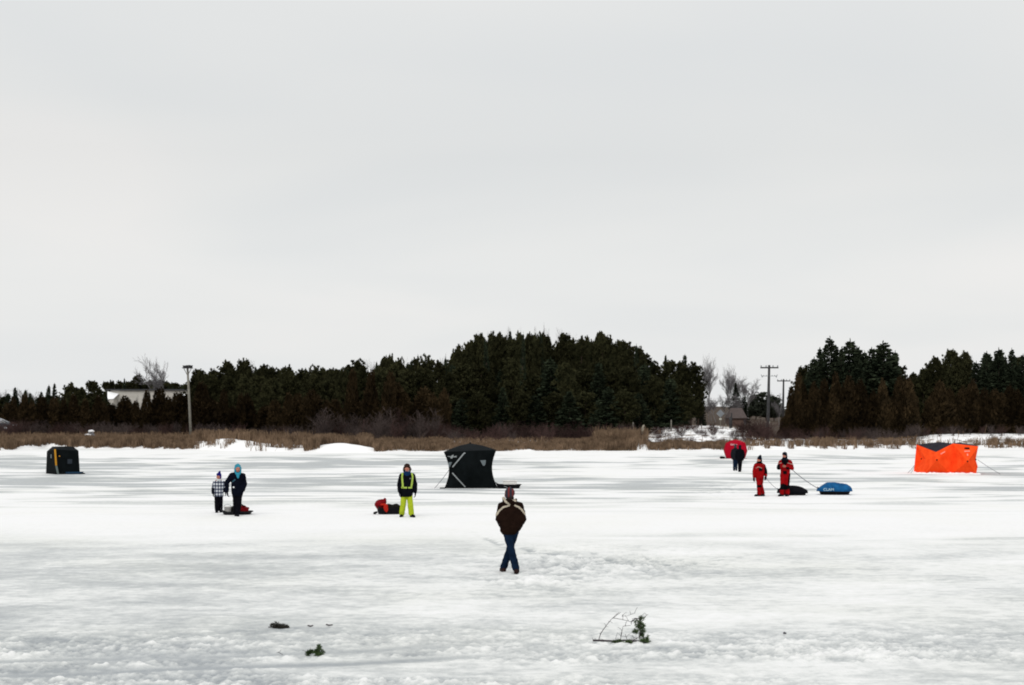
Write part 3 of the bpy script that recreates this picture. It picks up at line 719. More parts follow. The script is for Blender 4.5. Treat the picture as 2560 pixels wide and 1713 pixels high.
# ---- shrubs
SM = [shrub_mesh(31, 2.2, 1.5, 16, .55), shrub_mesh(32, 2.2, 1.2, 14, .35), shrub_mesh(33, 2.4, 1.8, 18, .7), shrub_mesh(34, 2.6, .9, 10, .2)]
SMR = []; SMG = []
for V, Fq in SM:
    a = np_mesh('bare_shrub', V, Fq); a.materials.append(M_shr); SMR.append(a)
    a = np_mesh('bare_shrub', V, Fq); a.materials.append(M_shp); SMG.append(a)
SZ = [  # p range, step, d range, height, red share, label zone, upright
    (-40, 470, 15, (15, 19), (1.5, 2.3), .45, 'at the foot of the cedars behind the left reed bed'),
    (480, 800, 17, (14, 17), (1.3, 2.2), .2, 'below the cedars right of the flat-topped pole'),
    (800, 1110, 13, (11, 16), (1.8, 3.2), .15, 'below the low wood behind the snow mound'),
    (1115, 1590, 12, (9, 15), (1.2, 2.4), .85, 'below the hill wood behind the black hub tent'),
    (1590, 1690, 34, (26, 34), (.4, .8), .7, 'on the snowy slope right of the hill wood'),
    (1865, 1945, 9, (7, 14), (1.6, 2.6), .95, 'around the foot of the tall utility pole'),
    (1950, 2290, 14, (8, 14), (.9, 2.0), .3, 'below the wood between pole and orange tent'),
    (2300, 2600, 22, (12, 17), (.8, 1.5), .2, 'below the wood behind the orange tent')]
for a, b, st, dr, hr, red, zl in SZ:
    i = 0
    for q in range(a, b, st):
        p_ = q + g.uniform(-st * .4, st * .4); ysn = float(np.interp(p_, SH[:, 0], HC * F_PX / (SH[:, 1] - YH))); Y = ysn + g.uniform(*dr)
        x = gx(p_, Y); h = g.uniform(*hr); isr = g.random() < red
        o = link('bare_shrub', (SMR if isr else SMG)[g.choice([0, 1, 2]) if zl[:5] != 'below' or 'mound' not in zl else g.choice([1, 3, 3])])
        o.location = (x, Y, lz(x, Y)); o.rotation_euler = (0, 0, g.uniform(0, 6.28)); s = h / 2.3; o.scale = (s * g.uniform(1, 1.4), s * g.uniform(1, 1.4), s)
        tag(o, f'{"reddish-brown" if isr else "greyish"} leafless shrub {zl}', 'shrub', f'{"reddish-brown" if isr else "greyish"} shrubs {zl}')
# scattered low weeds on the snowy slope by the road
for i in range(70):
    p_ = g.uniform(1560, 1870); ysn = 13120 / 86.5; Y = ysn + g.uniform(7, 36); x = gx(p_, Y)
    o = link('bare_shrub', SMR[g.choice([0, 2])]); s = g.uniform(.16, .38); o.location = (x, Y, lz(x, Y)); o.scale = (s * 2.0, s * 2.0, s); o.rotation_euler = (0, 0, g.uniform(0, 6))
    tag(o, 'low brown weed clump on the snowy slope between the sign and the shore', 'shrub', 'weed clumps on the snowy slope')
# ================================================================== far-shore structures
M_wood = mat('weathered_wood', (.19, .18, .155), .9, .25, 3, .2, spec=.08)
M_dwood = mat('dark_creosoted_wood', (.05, .05, .052), .85, .3, 3, .2, spec=.1)
M_grey = mat('galvanised_metal', (.19, .205, .22), .55, .1, 5, metal=.2)
M_porc = mat('grey_porcelain', (.22, .23, .25), .4, .1, 5)
M_cream = mat('cream_siding', (.56, .535, .49), .8, .1, 2, .1)
M_fascia = mat('dark_fascia', (.06, .062, .07), .6, .1, 4)
M_snow = mat('snow', (.9, .9, .91), .9, .04, 2, .4, 9, spec=.1)
M_glass = mat('dark_glass', (.02, .025, .03), .12, .1, 2, spec=.5)

# nest platform pole
Y = 163; x0 = gx(478, Y); zb = lz(x0, Y); zt = gz(921, Y); lean = gx(469, Y) - x0
t = empty('nest_platform_pole', (x0, Y, zb)); tag(t, 'grey wooden pole with a flat nest platform on top, at the reedy shore', 'nest platform')
H = zt - zb
Geo().tube([(0, 0, -.4), (lean * .5, 0, H * .5), (lean, 0, H)], [.145, .13, .105], 12).obj('pole', M_wood, t)
g_ = Geo()
for a in range(4):
    q = a * math.pi / 2 + .4; g_.tube([(lean, 0, H - .75), (lean + .38 * math.cos(q), .38 * math.sin(q), H - .02)], .035, 6)
g_.obj('brace', M_wood, t)
Geo().box((lean, 0, H + .03), (.95, .95, .07)).obj('platform', M_dwood, t, False)
gn = Geo(); rr = random.Random(3)
for i in range(190):
    a = rr.uniform(0, 6.28); r = rr.uniform(.2, .48); z = H + .08 + rr.uniform(-.06, .2)
    c = Vector((lean + r * math.cos(a), r * math.sin(a), z)); dd = Vector((-math.sin(a), math.cos(a), rr.uniform(-.2, .2))) * rr.uniform(.15, .3)
    gn.tube([c - dd, c + dd], .018, 4)
gn.obj('nest', M_dwood, t)

# utility poles
def util(px, ptop, pbase, Y, arm_px, label, lower):
    x = gx(px, Y); zb = lz(x, Y); zt = gz(ptop, Y); H = zt - zb; lean = gx(px + (4 if lower else 2), Y) - x
    t = empty('utility_pole', (x, Y, zb)); tag(t, label, 'utility pole', 'utility poles')
    Geo().tube([(0, 0, -.5), (lean * .5, 0, H * .5), (lean, 0, H)], [.19, .165, .12], 12).obj('pole', M_dwood, t)
    w = arm_px * Y / F_PX
    Geo().box((lean, -.15, H - .28), (w, .12, .15)).obj('crossarm', M_dwood, t, False)
    for s in (-.46, -.18, .2, .46):
        Geo().loft([(0, 0, .035, .035), (.06, 0, .075, .075), (.1, 0, .05, .05), (.15, 0, .06, .06), (.19, 0, .02, .02)], 10, 2).obj('insulator', M_porc, t).location = (lean + s * w, -.15, H - .2)
    if lower:
        z = H - 1.18
        for s in (-1, 1):
            gi = Geo(); gi.tube([(lean * .9, -.14, z), (lean * .9 + s * .42 * w, -.14, z)], .022, 6)
            for q in (.16, .3): gi.tube([(lean * .9 + s * q * w, -.14, z), (lean * .9 + s * q * w, -.14, z + .12)], .035, 6)
            gi.tube([(lean * .9 + s * .36 * w, -.14, z + .05), (lean * .9 + s * .39 * w, -.14, z - .16), (lean * .9 + s * .43 * w, -.14, z + .1), (lean * .9 + s * .46 * w, -.14, z + .16)], .035, 6)
            gi.obj('bracket', M_grey, t)
        gr = Geo()
        for s in (-1, 1): gr.box((s * .2 - .02, -.2, .9), (.07, .05, 1.9))
        gr.obj('guard_board', M_wood, t, False)
    return t
util(1919, 913, 1098, 171, 45, 'tall dark utility pole with a wide crossarm and a lower bracket, right of the road', True)
util(1957, 948, 1060, 240, 33, 'smaller distant utility pole with one crossarm, half hidden by cedars', False)

# long pale building
Y = 236; xa, xb = gx(268, Y), gx(474, Y); zt = gz(976, Y); zb = lz((xa + xb) / 2, Y)
t = empty('farm_building', ((xa + xb) / 2, Y, zb)); tag(t, 'long cream-walled building with a flat dark roof edge behind cedars', 'building')
W = xb - xa; Hb = zt - zb
g_ = Geo(); g_.box((.25, 4, Hb / 2), (W - .5, 8, Hb)); g_.obj('wall', M_cream, t, False)
Geo().box((0, 4, Hb + .08), (W + .3, 8.6, .16)).obj('roof', M_fascia, t, False)
# lean-to with snow on its roof at the west end
g_ = Geo(); g_.add([(-W / 2 + .05, -.1, Hb - .12), (-W / 2 + 1.75, -.1, Hb - .5), (-W / 2 + 1.5, -2.2, Hb - 1.25), (-W / 2 + .6, -2.2, Hb - 1.3), (-W / 2 + 1.5, -2.2, Hb - 1.33), (-W / 2 + .6, -2.2, Hb - 1.38)], [(0, 3, 2, 1), (3, 5, 4, 2)])
g_.obj('snowy_lean_to_roof', M_snow, t, False)
Geo().box((-W / 2 + 1.05, -1.1, (Hb - 1.4) / 2), (.8, 2.1, Hb - 1.4)).obj('lean_to_wall', M_cream, t, False)
Geo().box((W / 2 - 1.2, -.06, Hb - 1.0), (.9, .1, .9)).obj('window', M_glass, t, False)

# snow lump by the building's right end
def mound(name, px, py, Y, w, h, label, cat, m=M_snow, cap=None):
    x = gx(px, Y); o = Geo(); rr = random.Random(px)
    o.ell((0, 0, h * .25), (w / 2, w * .4, h * .75)); o.ell((w * .2, .1, h * .15), (w * .34, w * .3, h * .55)); o.ell((-w * .22, 0, h * .1), (w * .3, w * .3, h * .5))
    z = gz(py, Y) - h * .1
    r = empty(name, (x, Y, z)); tag(r, label, cat); o.skin('body', m, r, .06, 4, .02)
    return r
Y = 215
r = mound('snow_pile', 457, 998, Y, 1.2, .8, 'small bright snow pile between cedars at the right end of the pale building', 'snow pile')
Y = 170; x = gx(227, Y); zb = lz(x, Y)
r = empty('boulder', (x, Y, zb)); tag(r, 'snow-capped boulder in the brown reeds above the black flip-over shelter', 'boulder')
Geo().ell((0, 0, .55), (.40, .4, .62)).ell((.2, 0, .35), (.36, .4, .5)).ell((-.4, -.1, .3), (.3, .3, .4)).skin('rock', mat('boulder_stone', (.16, .16, .17), .9, .3, 3), r, .06, 3, .03)
Geo().ell((.08, -.12, 1.12), (.34, .3, .14)).ell((-.22, -.24, .72), (.40, .3, .12)).skin('snow_cap', M_snow, r, .05, 3, .02)

# hut with a brown roof behind the sign
Y = 218; x = gx(1845, Y); zb = lz(x, Y); zt = gz(1020, Y); H = zt - zb
t = empty('small_house', (x, Y, zb)); tag(t, 'small house with a low dull-brown roof beyond the road, behind the diamond sign', 'house')
W = 2.3
Geo().box((0, 2.0, H * .22), (W, 4, H * .46)).obj('wall', mat('brown_boards', (.13, .085, .07), .9, .2, 2), t, False)
g_ = Geo(); a = W / 2 + .12
g_.add([(-a, -.25, H * .42), (a, -.25, H * .42), (a * .62, 1.7, H), (-a * .62, 1.7, H), (-a, 4.2, H * .42), (a, 4.2, H * .42)], [(0, 1, 2, 3), (3, 2, 5, 4), (1, 5, 2), (0, 3, 4), (0, 4, 5, 1)])
g_.obj('roof', mat('dull_brown_shingles', (.085, .066, .062), .9, .2, 4, .2), t, False)
Geo().box((.95, -.02, H * .2), (.35, .08, H * .3)).obj('door', M_fascia, t, False)

# diamond road sign seen from behind
Y = 192; x = gx(1801, Y); zb = lz(x, Y); zc = gz(1034, Y)
t = empty('road_sign', (x, Y, zb)); tag(t, 'grey back of a diamond-shaped road sign beside the snowy road', 'road sign')
g_ = Geo(); s = .50; v = [(0, 0, -s), (s, 0, 0), (0, 0, s), (-s, 0, 0)]
g_.rings([[(p[0], -.02, p[2] + zc - zb) for p in v], [(p[0], .0, p[2] + zc - zb) for p in v]]); g_.obj('panel', M_grey, t, False)
Geo().box((0, .03, (zc - zb) / 2 + .1), (.07, .05, zc - zb + .2)).obj('post', M_wood, t, False)
Geo().box((0, -.03, zc - zb - .66), (.28, .03, .2)).obj('plate', mat('pale_plate', (.4, .4, .36), .6), t, False)

# posts along the road and the snowy slope
def post(px, ptop, pbase, Y, r, label, m):
    x = gx(px, Y); zb = lz(x, Y); zt = gz(ptop, Y)
    o = Geo().tube([(0, 0, -.3), (0, 0, zt - zb - .03), (0, 0, zt - zb)], [r, r, r * .7], 8).obj('fence_post', m); o.location = (x, Y, zb)
    tag(o, label, 'fence post', 'fence posts by the road')
post(1678, 1050, 1073, 180, .07, 'pale fence post at the lower end of the snowy road bank', M_wood)
post(1583, 1056, 1075, 176, .06, 'lone pale fence post left of the snowy slope', M_wood)
post(1825, 1042, 1070, 190, .10, 'taller dark gate post right of the diamond sign', M_dwood)
post(1829, 1032, 1056, 200, .09, 'dark post just behind the gate post by the diamond sign', M_dwood)
post(1815, 1060, 1072, 188, .06, 'short post between the diamond sign and the gate post', M_wood)
post(1754, 1060, 1076, 184, .06, 'thin post on the road bank below the elms', M_wood)
post(1783, 1058, 1074, 186, .06, 'thin post on the road bank just left of the diamond sign', M_wood)
post(1862, 1058, 1072, 190, .05, 'thin post on the road bank left of the tall utility pole', M_wood)
# pale stump
Y = 174; x = gx(1609, Y); o = Geo().tube([(-.12, 0, -.5), (-.1, 0, .15), (-.02, 0, .40), (.06, 0, .55)], [.16, .15, .12, .06], 10).obj('stump', mat('bleached_wood', (.28, .25, .2), .9, .25, 5, .3)); o.location = (x, Y, gz(1068, Y) - .3)
tag(o, 'pale broken tree stump at the edge of the hill wood', 'stump')

# parked car at the left edge
Y = 176; x = gx(-10, Y); zb = gz(1046, Y) - 1.45
t = empty('parked_car', (x, Y, zb)); tag(t, 'dark blue parked car half hidden by brush at the left edge', 'car')
M_car = mat('dark_blue_paint', (.012, .018, .03), .25, .1, 3, spec=.5); M_sil = mat('silver_trim', (.5, .52, .54), .3, .05, 3, metal=.6); M_tyre = mat('tyre_rubber', (.012, .012, .013), .9)
prof = [(-2.1, .35), (-2.15, .72), (-1.95, .92), (-1.35, .98), (1.0, .95), (1.9, .84), (2.1, .62), (2.1, .35)]
Geo().rings([[(px_, s * .84, pz) for px_, pz in prof] for s in (-1, -.9, .9, 1)]).obj('body', M_car, t, False, .05)
cab = [(-1.75, .94), (-1.1, 1.40), (-.7, 1.45), (.1, 1.43), (.55, 1.28), (1.25, .93)]
Geo().rings([[(a, s * .62, b) if b > 1.1 else (a, s * .78, b) for a, b in cab] for s in (-1, 1)]).obj('cabin', M_glass, t, False, .03)
Geo().rings([[(a, s * .63, b + .015) for a, b in cab[1:4]] + [(a, s * .63, b - .05) for a, b in cab[1:4][::-1]] for s in (-1, 1)]).obj('roof', M_car, t, False)
for s in (-1, 1):
    Geo().tube([(.1, s * .64, 1.45), (.55, s * .66, 1.31), (1.27, s * .80, .96)], .055, 8).obj('pillar', M_sil, t)
for a in (-1.3, 1.3):
    for s in (-1, 1):
        wl = Geo().tube([(a, s * .84, .33), (a, s * .62, .33)], .33, 20).obj('wheel', M_tyre, t); Geo().tube([(a, s * .855, .33), (a, s * .8, .33)], .19, 16).obj('rim', M_sil, wl)
for s in (-1, 1): Geo().ell((2.08, s * .6, .68), (.05, .16, .08)).obj('headlight', M_sil, t)

# ================================================================== shelters
M_blk = mat('black_tent_fabric', (.0035, .005, .0055), .8, .35, 3, .35, 14, spec=.04)
M_blk2 = mat('black_roof_fabric', (.009, .011, .0125), .8, .25, 3, .3, 14, spec=.06)
M_org = mat('orange_tent_fabric', (.90, .060, .009), .8, .08, 2.5, .5, 7, spec=.03, c2=(.95, .088, .016))
M_dkr = mat('slate_roof_fabric', (.022, .021, .028), .8, .2, 3, .3, 12, spec=.05)
M_red = mat('red_tent_fabric', (.33, .003, .016), .8, .15, 3, .4, 9, spec=.04)
M_clear = mat('frosted_window_vinyl', (.13, .155, .165), .5, .1, 4, spec=.1)
M_strap = mat('pale_zip_tape', (.26, .28, .285), .8, .1, 4, spec=.05)
M_rope = mat('grey_rope', (.13, .13, .15), .9, .2, 10)
M_white = mat('white_print', (.72, .73, .74), .7, .05, 5)

def quadwall(P, nx, nz, bump, inw, pw=1.0, off=0.0):
    """fabric wall between four corners P (bl, br, tr, tl) pushed out by its hub and drawn in along its edges"""
    bl, br, tr, tl = [Vector(p) for p in P]; nrm = ((br - bl).cross(tl - bl)).normalized(); V = []; F = []
    ax = (br - bl).normalized()
    for j in range(nz + 1):
        t = j / nz
        for i in range(nx + 1):
            s = i / nx; p = bl.lerp(br, s).lerp(tl.lerp(tr, s), t)
            k = max(0, 1 - max(abs(2 * s - 1), abs(2 * t - 1))); p = p + nrm * (bump * k ** pw + off)
            p = p - ax * (2 * s - 1) * inw * math.sin(math.pi * t); p = p + nrm * (-inw * abs(2 * s - 1) * math.sin(math.pi * t))
            V.append(p)
    for j in range(nz):
        for i in range(nx):
            a = j * (nx + 1) + i; F.append((a, a + 1, a + nx + 2, a + nx + 1))
    return V, F
def guy(t, a, b, r=.012, name='guy_line'):
    a = Vector(a); b = Vector(b); m = (a + b) / 2 - Vector((0, 0, .03)); return Geo().tube([a, m, b], r, 6).obj(name, M_rope, t)

# --- black hub tent
Y = gy(1221); t = empty('hub_tent', (gx(1176.5, Y), Y, iz(gx(1176.5, Y), Y)), face_cam(gx(1176.5, Y), Y)); tag(t, 'black pop-up hub shelter with a peaked roof and frosted triangular windows', 'ice shelter')
w0, hz = 1.19, 1.70
bl, br, tl, tr = (-1.19, 0, 0), (1.23, 0, 0), (-1.22, .05, 1.65), (1.17, .05, 1.74)
bbl, bbr, btl, btr = (-1.0, 2.3, 0), (1.1, 2.3, 0), (-1.0, 2.2, 1.72), (1.05, 2.2, 1.72)
for nm, P in (('front_wall', (bl, br, tr, tl)), ('side_wall', (br, bbr, btr, tr)), ('rear_wall', (bbr, bbl, btl, btr)), ('side_wall', (bbl, bl, tl, btl))):
    V, F = quadwall(P, 24, 24, .34 if nm == 'front_wall' else -.19, .22); o = Geo().add(V, F).obj(nm, M_blk, t)
    if nm == 'front_wall': fw = (P, o)
apex = Vector((-.02, 1.0, 2.02)); Vr = [Vector(tl), Vector(tr), Vector(btr), Vector(btl)]; g_ = Geo()
for i in range(4):
    a, b = Vr[i], Vr[(i + 1) % 4]; rs = []
    for k in range(9):
        q = k / 8; z = lambda p: p + Vector((0, 0, .10 * math.sin(math.pi * q) * .35))
        rs.append([z(a.lerp(b, s / 10).lerp(apex, q)) + Vector((0, 0, -.05 * math.sin(math.pi * s / 10) * (1 - q))) for s in range(11)])
    g_.rings(rs, False, False)
g_.obj('roof', M_blk2, t)
Geo().cap(apex - Vector((0, 0, .05)), apex + Vector((0, 0, .03)), .05, .03).obj('roof_hub', M_blk, t)
def on_wall(x, z, off=.012):
    bl, br, tr, tl = [Vector(p) for p in fw[0]]; tt = z / 1.70; s = (x + 1.2) / 2.4
    k = max(0, 1 - max(abs(2 * s - 1), abs(2 * tt - 1))); y = -.34 * k + .05 * tt + .22 * abs(2 * s - 1) * math.sin(math.pi * min(max(tt, 0), 1))
    return Vector((x, y - off, z))
def strip(pts, w_, m, name, off=.014, par=t):
    g_ = Geo(); n = 10; P = []
    for (x0, z0), (x1, z1) in zip(pts[:-1], pts[1:]):
        for i in range(n + 1): P.append((x0 + (x1 - x0) * i / n, z0 + (z1 - z0) * i / n))
    rs = []
    for i, (x, z) in enumerate(P):
        a = P[max(i - 1, 0)]; b = P[min(i + 1, len(P) - 1)]; dx, dz = b[0] - a[0], b[1] - a[1]; L_ = math.hypot(dx, dz) or 1; nx, nz = -dz / L_ * w_ / 2, dx / L_ * w_ / 2
        rs.append([on_wall(x - nx, z - nz, off), on_wall(x + nx, z + nz, off), on_wall(x + nx, z + nz, off - .008), on_wall(x - nx, z - nz, off - .008)])
    return g_.rings(rs).obj(name, m, par, False)
strip([(-.24, 1.60), (-.30, 1.585), (-.82, .96)], .055, M_strap, 'zip_strip'); strip([(-.83, .70), (-.24, .06)], .05, M_strap, 'zip_strip')
def poly(pts, m, name, par=t, fn=None, off=.014):
    fn = fn or on_wall; g_ = Geo(); g_.rings([[fn(x, z, off) for x, z in pts], [fn(x, z, off - .008) for x, z in pts]]); return g_.obj(name, m, par, False)
poly([(.43, 1.27), (.69, 1.28), (.68, 1.10), (.62, 1.02), (.56, 1.03)], M_clear, 'window'); poly([(-1.01, 1.17), (-.84, 1.19), (-.95, .95), (-1.00, .95)], M_clear, 'window')
# white winged emblem
poly([(-.90, 1.45), (-.84, 1.50), (-.77, 1.53), (-.78, 1.42), (-.85, 1.34), (-.92, 1.37)], M_strap, 'emblem'); 
e_ = poly([(-1.04, 1.46), (-.91, 1.455), (-.92, 1.40), (-.97, 1.43), (-1.05, 1.43)], M_strap, 'emblem'); e_ = poly([(-.77, 1.44), (-.62, 1.48), (-.65, 1.44), (-.62, 1.41), (-.78, 1.41)], M_strap, 'emblem')
guy(t, (-.98, .12, .82), (-1.62, -.15, .02))
Geo().box((-1.26, -.1, .02), (.26, .22, .035)).obj('skirt_flap', M_blk, t, True, .01)

# --- orange double hub tent
Y = gy(1185); t = empty('double_hub_tent', (gx(2365.4, Y), Y, iz(gx(2365.4, Y), Y)), face_cam(gx(2365.4, Y), Y)); tag(t, 'bright orange double-hub shelter with dark slate roof panels', 'ice shelter')
v = {'A': (-1.64, .9, 1.64), 'B': (-.55, -.7, 1.25), 'C': (.37, -.35, 1.73), 'E': (1.74, -.25, 1.57), 'R1': (-.40, .75, 1.79), 'R2': (.74, .75, 1.78), 'TL': (-1.1, 2.0, 1.6), 'TR': (1.6, 1.9, 1.6), 'TM': (.3, 2.0, 1.68),
     'BA': (-1.80, .9, 0), 'BB': (-1.15, -.75, 0), 'BC': (.25, -.65, 0), 'BE': (1.62, -.45, 0), 'BTL': (-1.2, 2.1, 0), 'BTR': (1.6, 2.0, 0),
     'HA': (-1.36, .85, .82), 'HL': (-1.10, -.15, .86), 'H1': (-.50, -1.25, .82), 'HC': (.42, -.40, .85), 'H2': (1.15, -1.10, .75), 'HE': (1.60, -.2, .83), 'HE2': (1.71, -.15, .45)}
names = list(v); ix = {k: i for i, k in enumerate(names)}
def facets(fs, name, m, sub=3, par=None, amp=.02, sm=True):
    bm_ = bpy.data.meshes.new(name); used = sorted({ix[c] for f in fs for c in f}); mp = {u: i for i, u in enumerate(used)}
    import bmesh
    bm = bmesh.new(); vs = [bm.verts.new(v[names[u]]) for u in used]
    for f in fs: bm.faces.new([vs[mp[ix[c]]] for c in f])
    bmesh.ops.subdivide_edges(bm, edges=bm.edges, cuts=6, use_grid_fill=True)
    co = np.array([q.co for q in bm.verts]); dn = amp * (fbm(co[:, 0] * 1.6, co[:, 2] * 1.6 + co[:, 1], 5, 3))
    for q, d_ in zip(bm.verts, dn): q.co.y += float(d_)
    bm.to_mesh(bm_); bm.free()
    return link(name, bm_, m, par)
facets([('A', 'BA', 'HA'), ('A', 'HA', 'HL'), ('A', 'HL', 'B'), ('HA', 'BA', 'HL'), ('HL', 'BA', 'BB'), ('B', 'HL', 'H1'), ('HL', 'BB', 'H1')], 'left_wall', M_org, par=t)
facets([('B', 'H1', 'C'), ('C', 'H1', 'HC'), ('H1', 'BB', 'BC'), ('H1', 'BC', 'HC'), ('HC', 'BC', 'H2'), ('C', 'HC', 'H2'), ('H2', 'BC', 'BE'), ('C', 'H2', 'E'), ('E', 'H2', 'HE'), ('HE', 'H2', 'HE2'), ('HE2', 'H2', 'BE')], 'front_wall', M_org, par=t)
facets([('E', 'HE', 'TR'), ('HE', 'HE2', 'BTR'), ('HE2', 'BE', 'BTR'), ('HE', 'BTR', 'TR')], 'side_wall', M_org, par=t)
facets([('TR', 'BTR', 'BTL'), ('TR', 'BTL', 'TL'), ('TL', 'BTL', 'BA'), ('TL', 'BA', 'A')], 'rear_wall', M_org, par=t)
facets([('A', 'B', 'R1'), ('B', 'C', 'R1'), ('A', 'R1', 'TL'), ('R1', 'TM', 'TL'), ('C', 'TM', 'R1')], 'roof_panel', M_dkr, par=t)
facets([('C', 'E', 'R2'), ('E', 'TR', 'R2'), ('C', 'R2', 'TM'), ('R2', 'TR', 'TM')], 'roof_panel', M_dkr, par=t)
for k in ('HA', 'H1', 'H2', 'HE'):
    Geo().ell(Vector(v[k]) + Vector((0, -.03, 0)), (.045, .03, .05)).obj('hub', M_blk, t)
Geo().box((1.13, -.52, 1.47), (.27, .03, .085), Matrix.Rotation(.1, 3, 'X')).obj('vent', M_blk, t, False)
Lg = mat('faded_pink_print', (.95, .30, .22), .7, .05, 5)
def band(P0, P1, w_, name, y):
    P0 = Vector(P0); P1 = Vector(P1); d_ = (P1 - P0).normalized(); n_ = Vector((-d_.z, 0, d_.x)) * w_ / 2
    return Geo().rings([[P0 - n_, P1 - n_, P1 + n_, P0 + n_], [q + Vector((0, .006, 0)) for q in (P0 - n_, P1 - n_, P1 + n_, P0 + n_)]]).obj(name, Lg, t, False)
band((.98, -.70, 1.30), (1.28, -.68, 1.31), .07, 'print', 0); band((1.15, -.86, 1.17), (1.16, -.92, 1.06), .08, 'print', 0)
band((-.30, -.98, 1.14), (-.06, -.86, 1.28), .06, 'print', 0)
guy(t, (1.70, -.1, .82), (2.92, -.5, .03)); guy(t, (-1.75, .6, .45), (-2.12, .3, .02)); guy(t, (-1.74, .6, .4), (-1.95, .2, .02))
o = Geo()
rr = random.Random(8)
for i in range(34):
    x_ = -1.85 + 3.6 * i / 33; y_ = np.interp(x_, [-1.8, -1.15, .25, 1.7], [.7, -.95, -.85, -.55]); o.ell((x_, y_ - .03, 0), (rr.uniform(.12, .2), .16, rr.uniform(.06, .13)))
b_ = o.skin('snow_bank', M_snow, None, .03, 3, .015); b_.location = t.location; b_.rotation_euler = t.rotation_euler; tag(b_, 'low ridge of snow shovelled against the skirt of the orange shelter', 'snow ridge')

# --- red shelter
Y = gy(1147); t = empty('pop_up_shelter', (gx(1839, Y), Y, iz(gx(1839, Y), Y)), face_cam(gx(1839, Y), Y)); tag(t, 'small red pop-up shelter with a white name on its front', 'ice shelter')
P = [(-.69, 0, 0), (.69, 0, 0), (.72, .05, 1.22), (-.75, .05, 1.19)]; Q = [(-.66, 1.5, 0), (.66, 1.5, 0), (.68, 1.45, 1.2), (-.7, 1.45, 1.2)]
for nm, P_w in (('front_wall', (P[0], P[1], P[2], P[3])), ('side_wall', (P[1], Q[1], Q[2], P[2])), ('rear_wall', (Q[1], Q[0], Q[3], Q[2])), ('side_wall', (Q[0], P[0], P[3], Q[3]))):
    V, F = quadwall(P_w, 14, 14, .22, -.05); Geo().add(V, F).obj(nm, M_red, t)
ap = Vector((0, .7, 1.45)); g_ = Geo(); Vr = [Vector(P[3]), Vector(P[2]), Vector(Q[2]), Vector(Q[3])]
for i in range(4): g_.rings([[Vr[i].lerp(Vr[(i + 1) % 4], s / 8).lerp(ap, k / 6) + Vector((0, 0, .05 * math.sin(math.pi * k / 6))) for s in range(9)] for k in range(7)], False, False)
g_.obj('roof', M_red, t)
tm = text_mesh('Eskimo', .17); o = link('lettering', tm, M_white, t); o.location = (-.14, -.045, 1.09); o.rotation_euler = (R(100), 0, 0)
Geo().box((.72, .1, .015), (.3, .3, .03)).obj('skirt_flap', mat('dark_red_fabric', (.12, .01, .02), .8), t, True, .01)

# --- black flip-over shelter on its sled
Y = gy(1185); t = empty('flip_over_shelter', (gx(157.3, Y), Y, iz(gx(157.3, Y), Y)), face_cam(gx(157.3, Y), Y)); tag(t, 'boxy black flip-over shelter with a yellow corner stripe and small grey windows', 'ice shelter')
K = {'n0': (-.36, -.75, .0), 'n1': (-.44, -.45, 1.40), 'l0': (-.93, .9, .0), 'l1': (-.88, .8, 1.26), 'r0': (.93, -.35, .0), 'r1': (.85, -.10, 1.31), 'b0': (.42, 1.5, 0), 'b1': (.42, 1.3, 1.3),
     'tn': (-.40, -.2, 1.53), 'tl': (-.58, .7, 1.54), 'tr': (.55, .1, 1.54), 'tb': (.3, 1.1, 1.54)}
V_ = list(K); I_ = {k: i for i, k in enumerate(V_)}
def kf(fs, name, m, cuts=5):
    import bmesh
    bm = bmesh.new(); vs = {}
    for f in fs:
        for c in f:
            if c not in vs: vs[c] = bm.verts.new(K[c])
        bm.faces.new([vs[c] for c in f])
    bmesh.ops.subdivide_edges(bm, edges=bm.edges, cuts=cuts, use_grid_fill=True)
    co = np.array([q.co for q in bm.verts]); dn = .022 * fbm(co[:, 0] * 2, co[:, 2] * 2 + co[:, 1], 15, 3)
    for q, d_ in zip(bm.verts, dn): q.co.y += float(d_)
    me = bpy.data.meshes.new(name); bm.to_mesh(me); bm.free(); return link(name, me, m, t)
kf([('l0', 'n0', 'n1', 'l1')], 'left_wall', M_blk); kf([('n0', 'r0', 'r1', 'n1')], 'front_wall', M_blk); kf([('r0', 'b0', 'b1', 'r1'), ('b0', 'l0', 'l1', 'b1')], 'rear_wall', M_blk)
kf([('l1', 'n1', 'tn', 'tl'), ('n1', 'r1', 'tr', 'tn'), ('r1', 'b1', 'tb', 'tr'), ('b1', 'l1', 'tl', 'tb'), ('tl', 'tn', 'tr', 'tb')], 'roof', M_blk2, 3)
M_yel = mat('yellow_webbing', (.42, .20, .02), .8, .15, 6, spec=.05)
def lerp3(a, b, s): return Vector(K[a]).lerp(Vector(K[b]), s)
def bandv(p, q, w_, m, name):
    p = Vector(p); q = Vector(q); o_ = Vector((w_ / 2, -.0, 0)); dn = Vector((0, -.035, 0)); return Geo().rings([[p - o_ + dn, p + o_ + dn, p + o_, p - o_], [q - o_ + dn, q + o_ + dn, q + o_, q - o_]]).obj(name, m, t, False)
bandv((-.43, -.46, 1.41), (-.365, -.67, .50), .10, M_yel, 'corner_stripe'); bandv((-.36, -.67, .49), (-.26, -.80, .02), .11, mat('grey_webbing', (.10, .125, .12), .8, spec=.05), 'corner_stripe')
o = Geo().box((-.64, .02, 1.0), (.13, .02, .21), Matrix.Rotation(-1.2, 3, 'Z')).obj('window', M_clear, t, False)
def onf(x, z, off): s = (x + .4) / 1.3; a = lerp3('n0', 'n1', z / 1.4); b = lerp3('r0', 'r1', z / 1.31); p = a.lerp(b, s); return Vector((x, p.y - .02 - off, z))
poly([(.24, .58), (.50, .58), (.51, .84), (.25, .84)], mat('dim_window_vinyl', (.02, .026, .034), .5, spec=.1), 'window', t, onf)
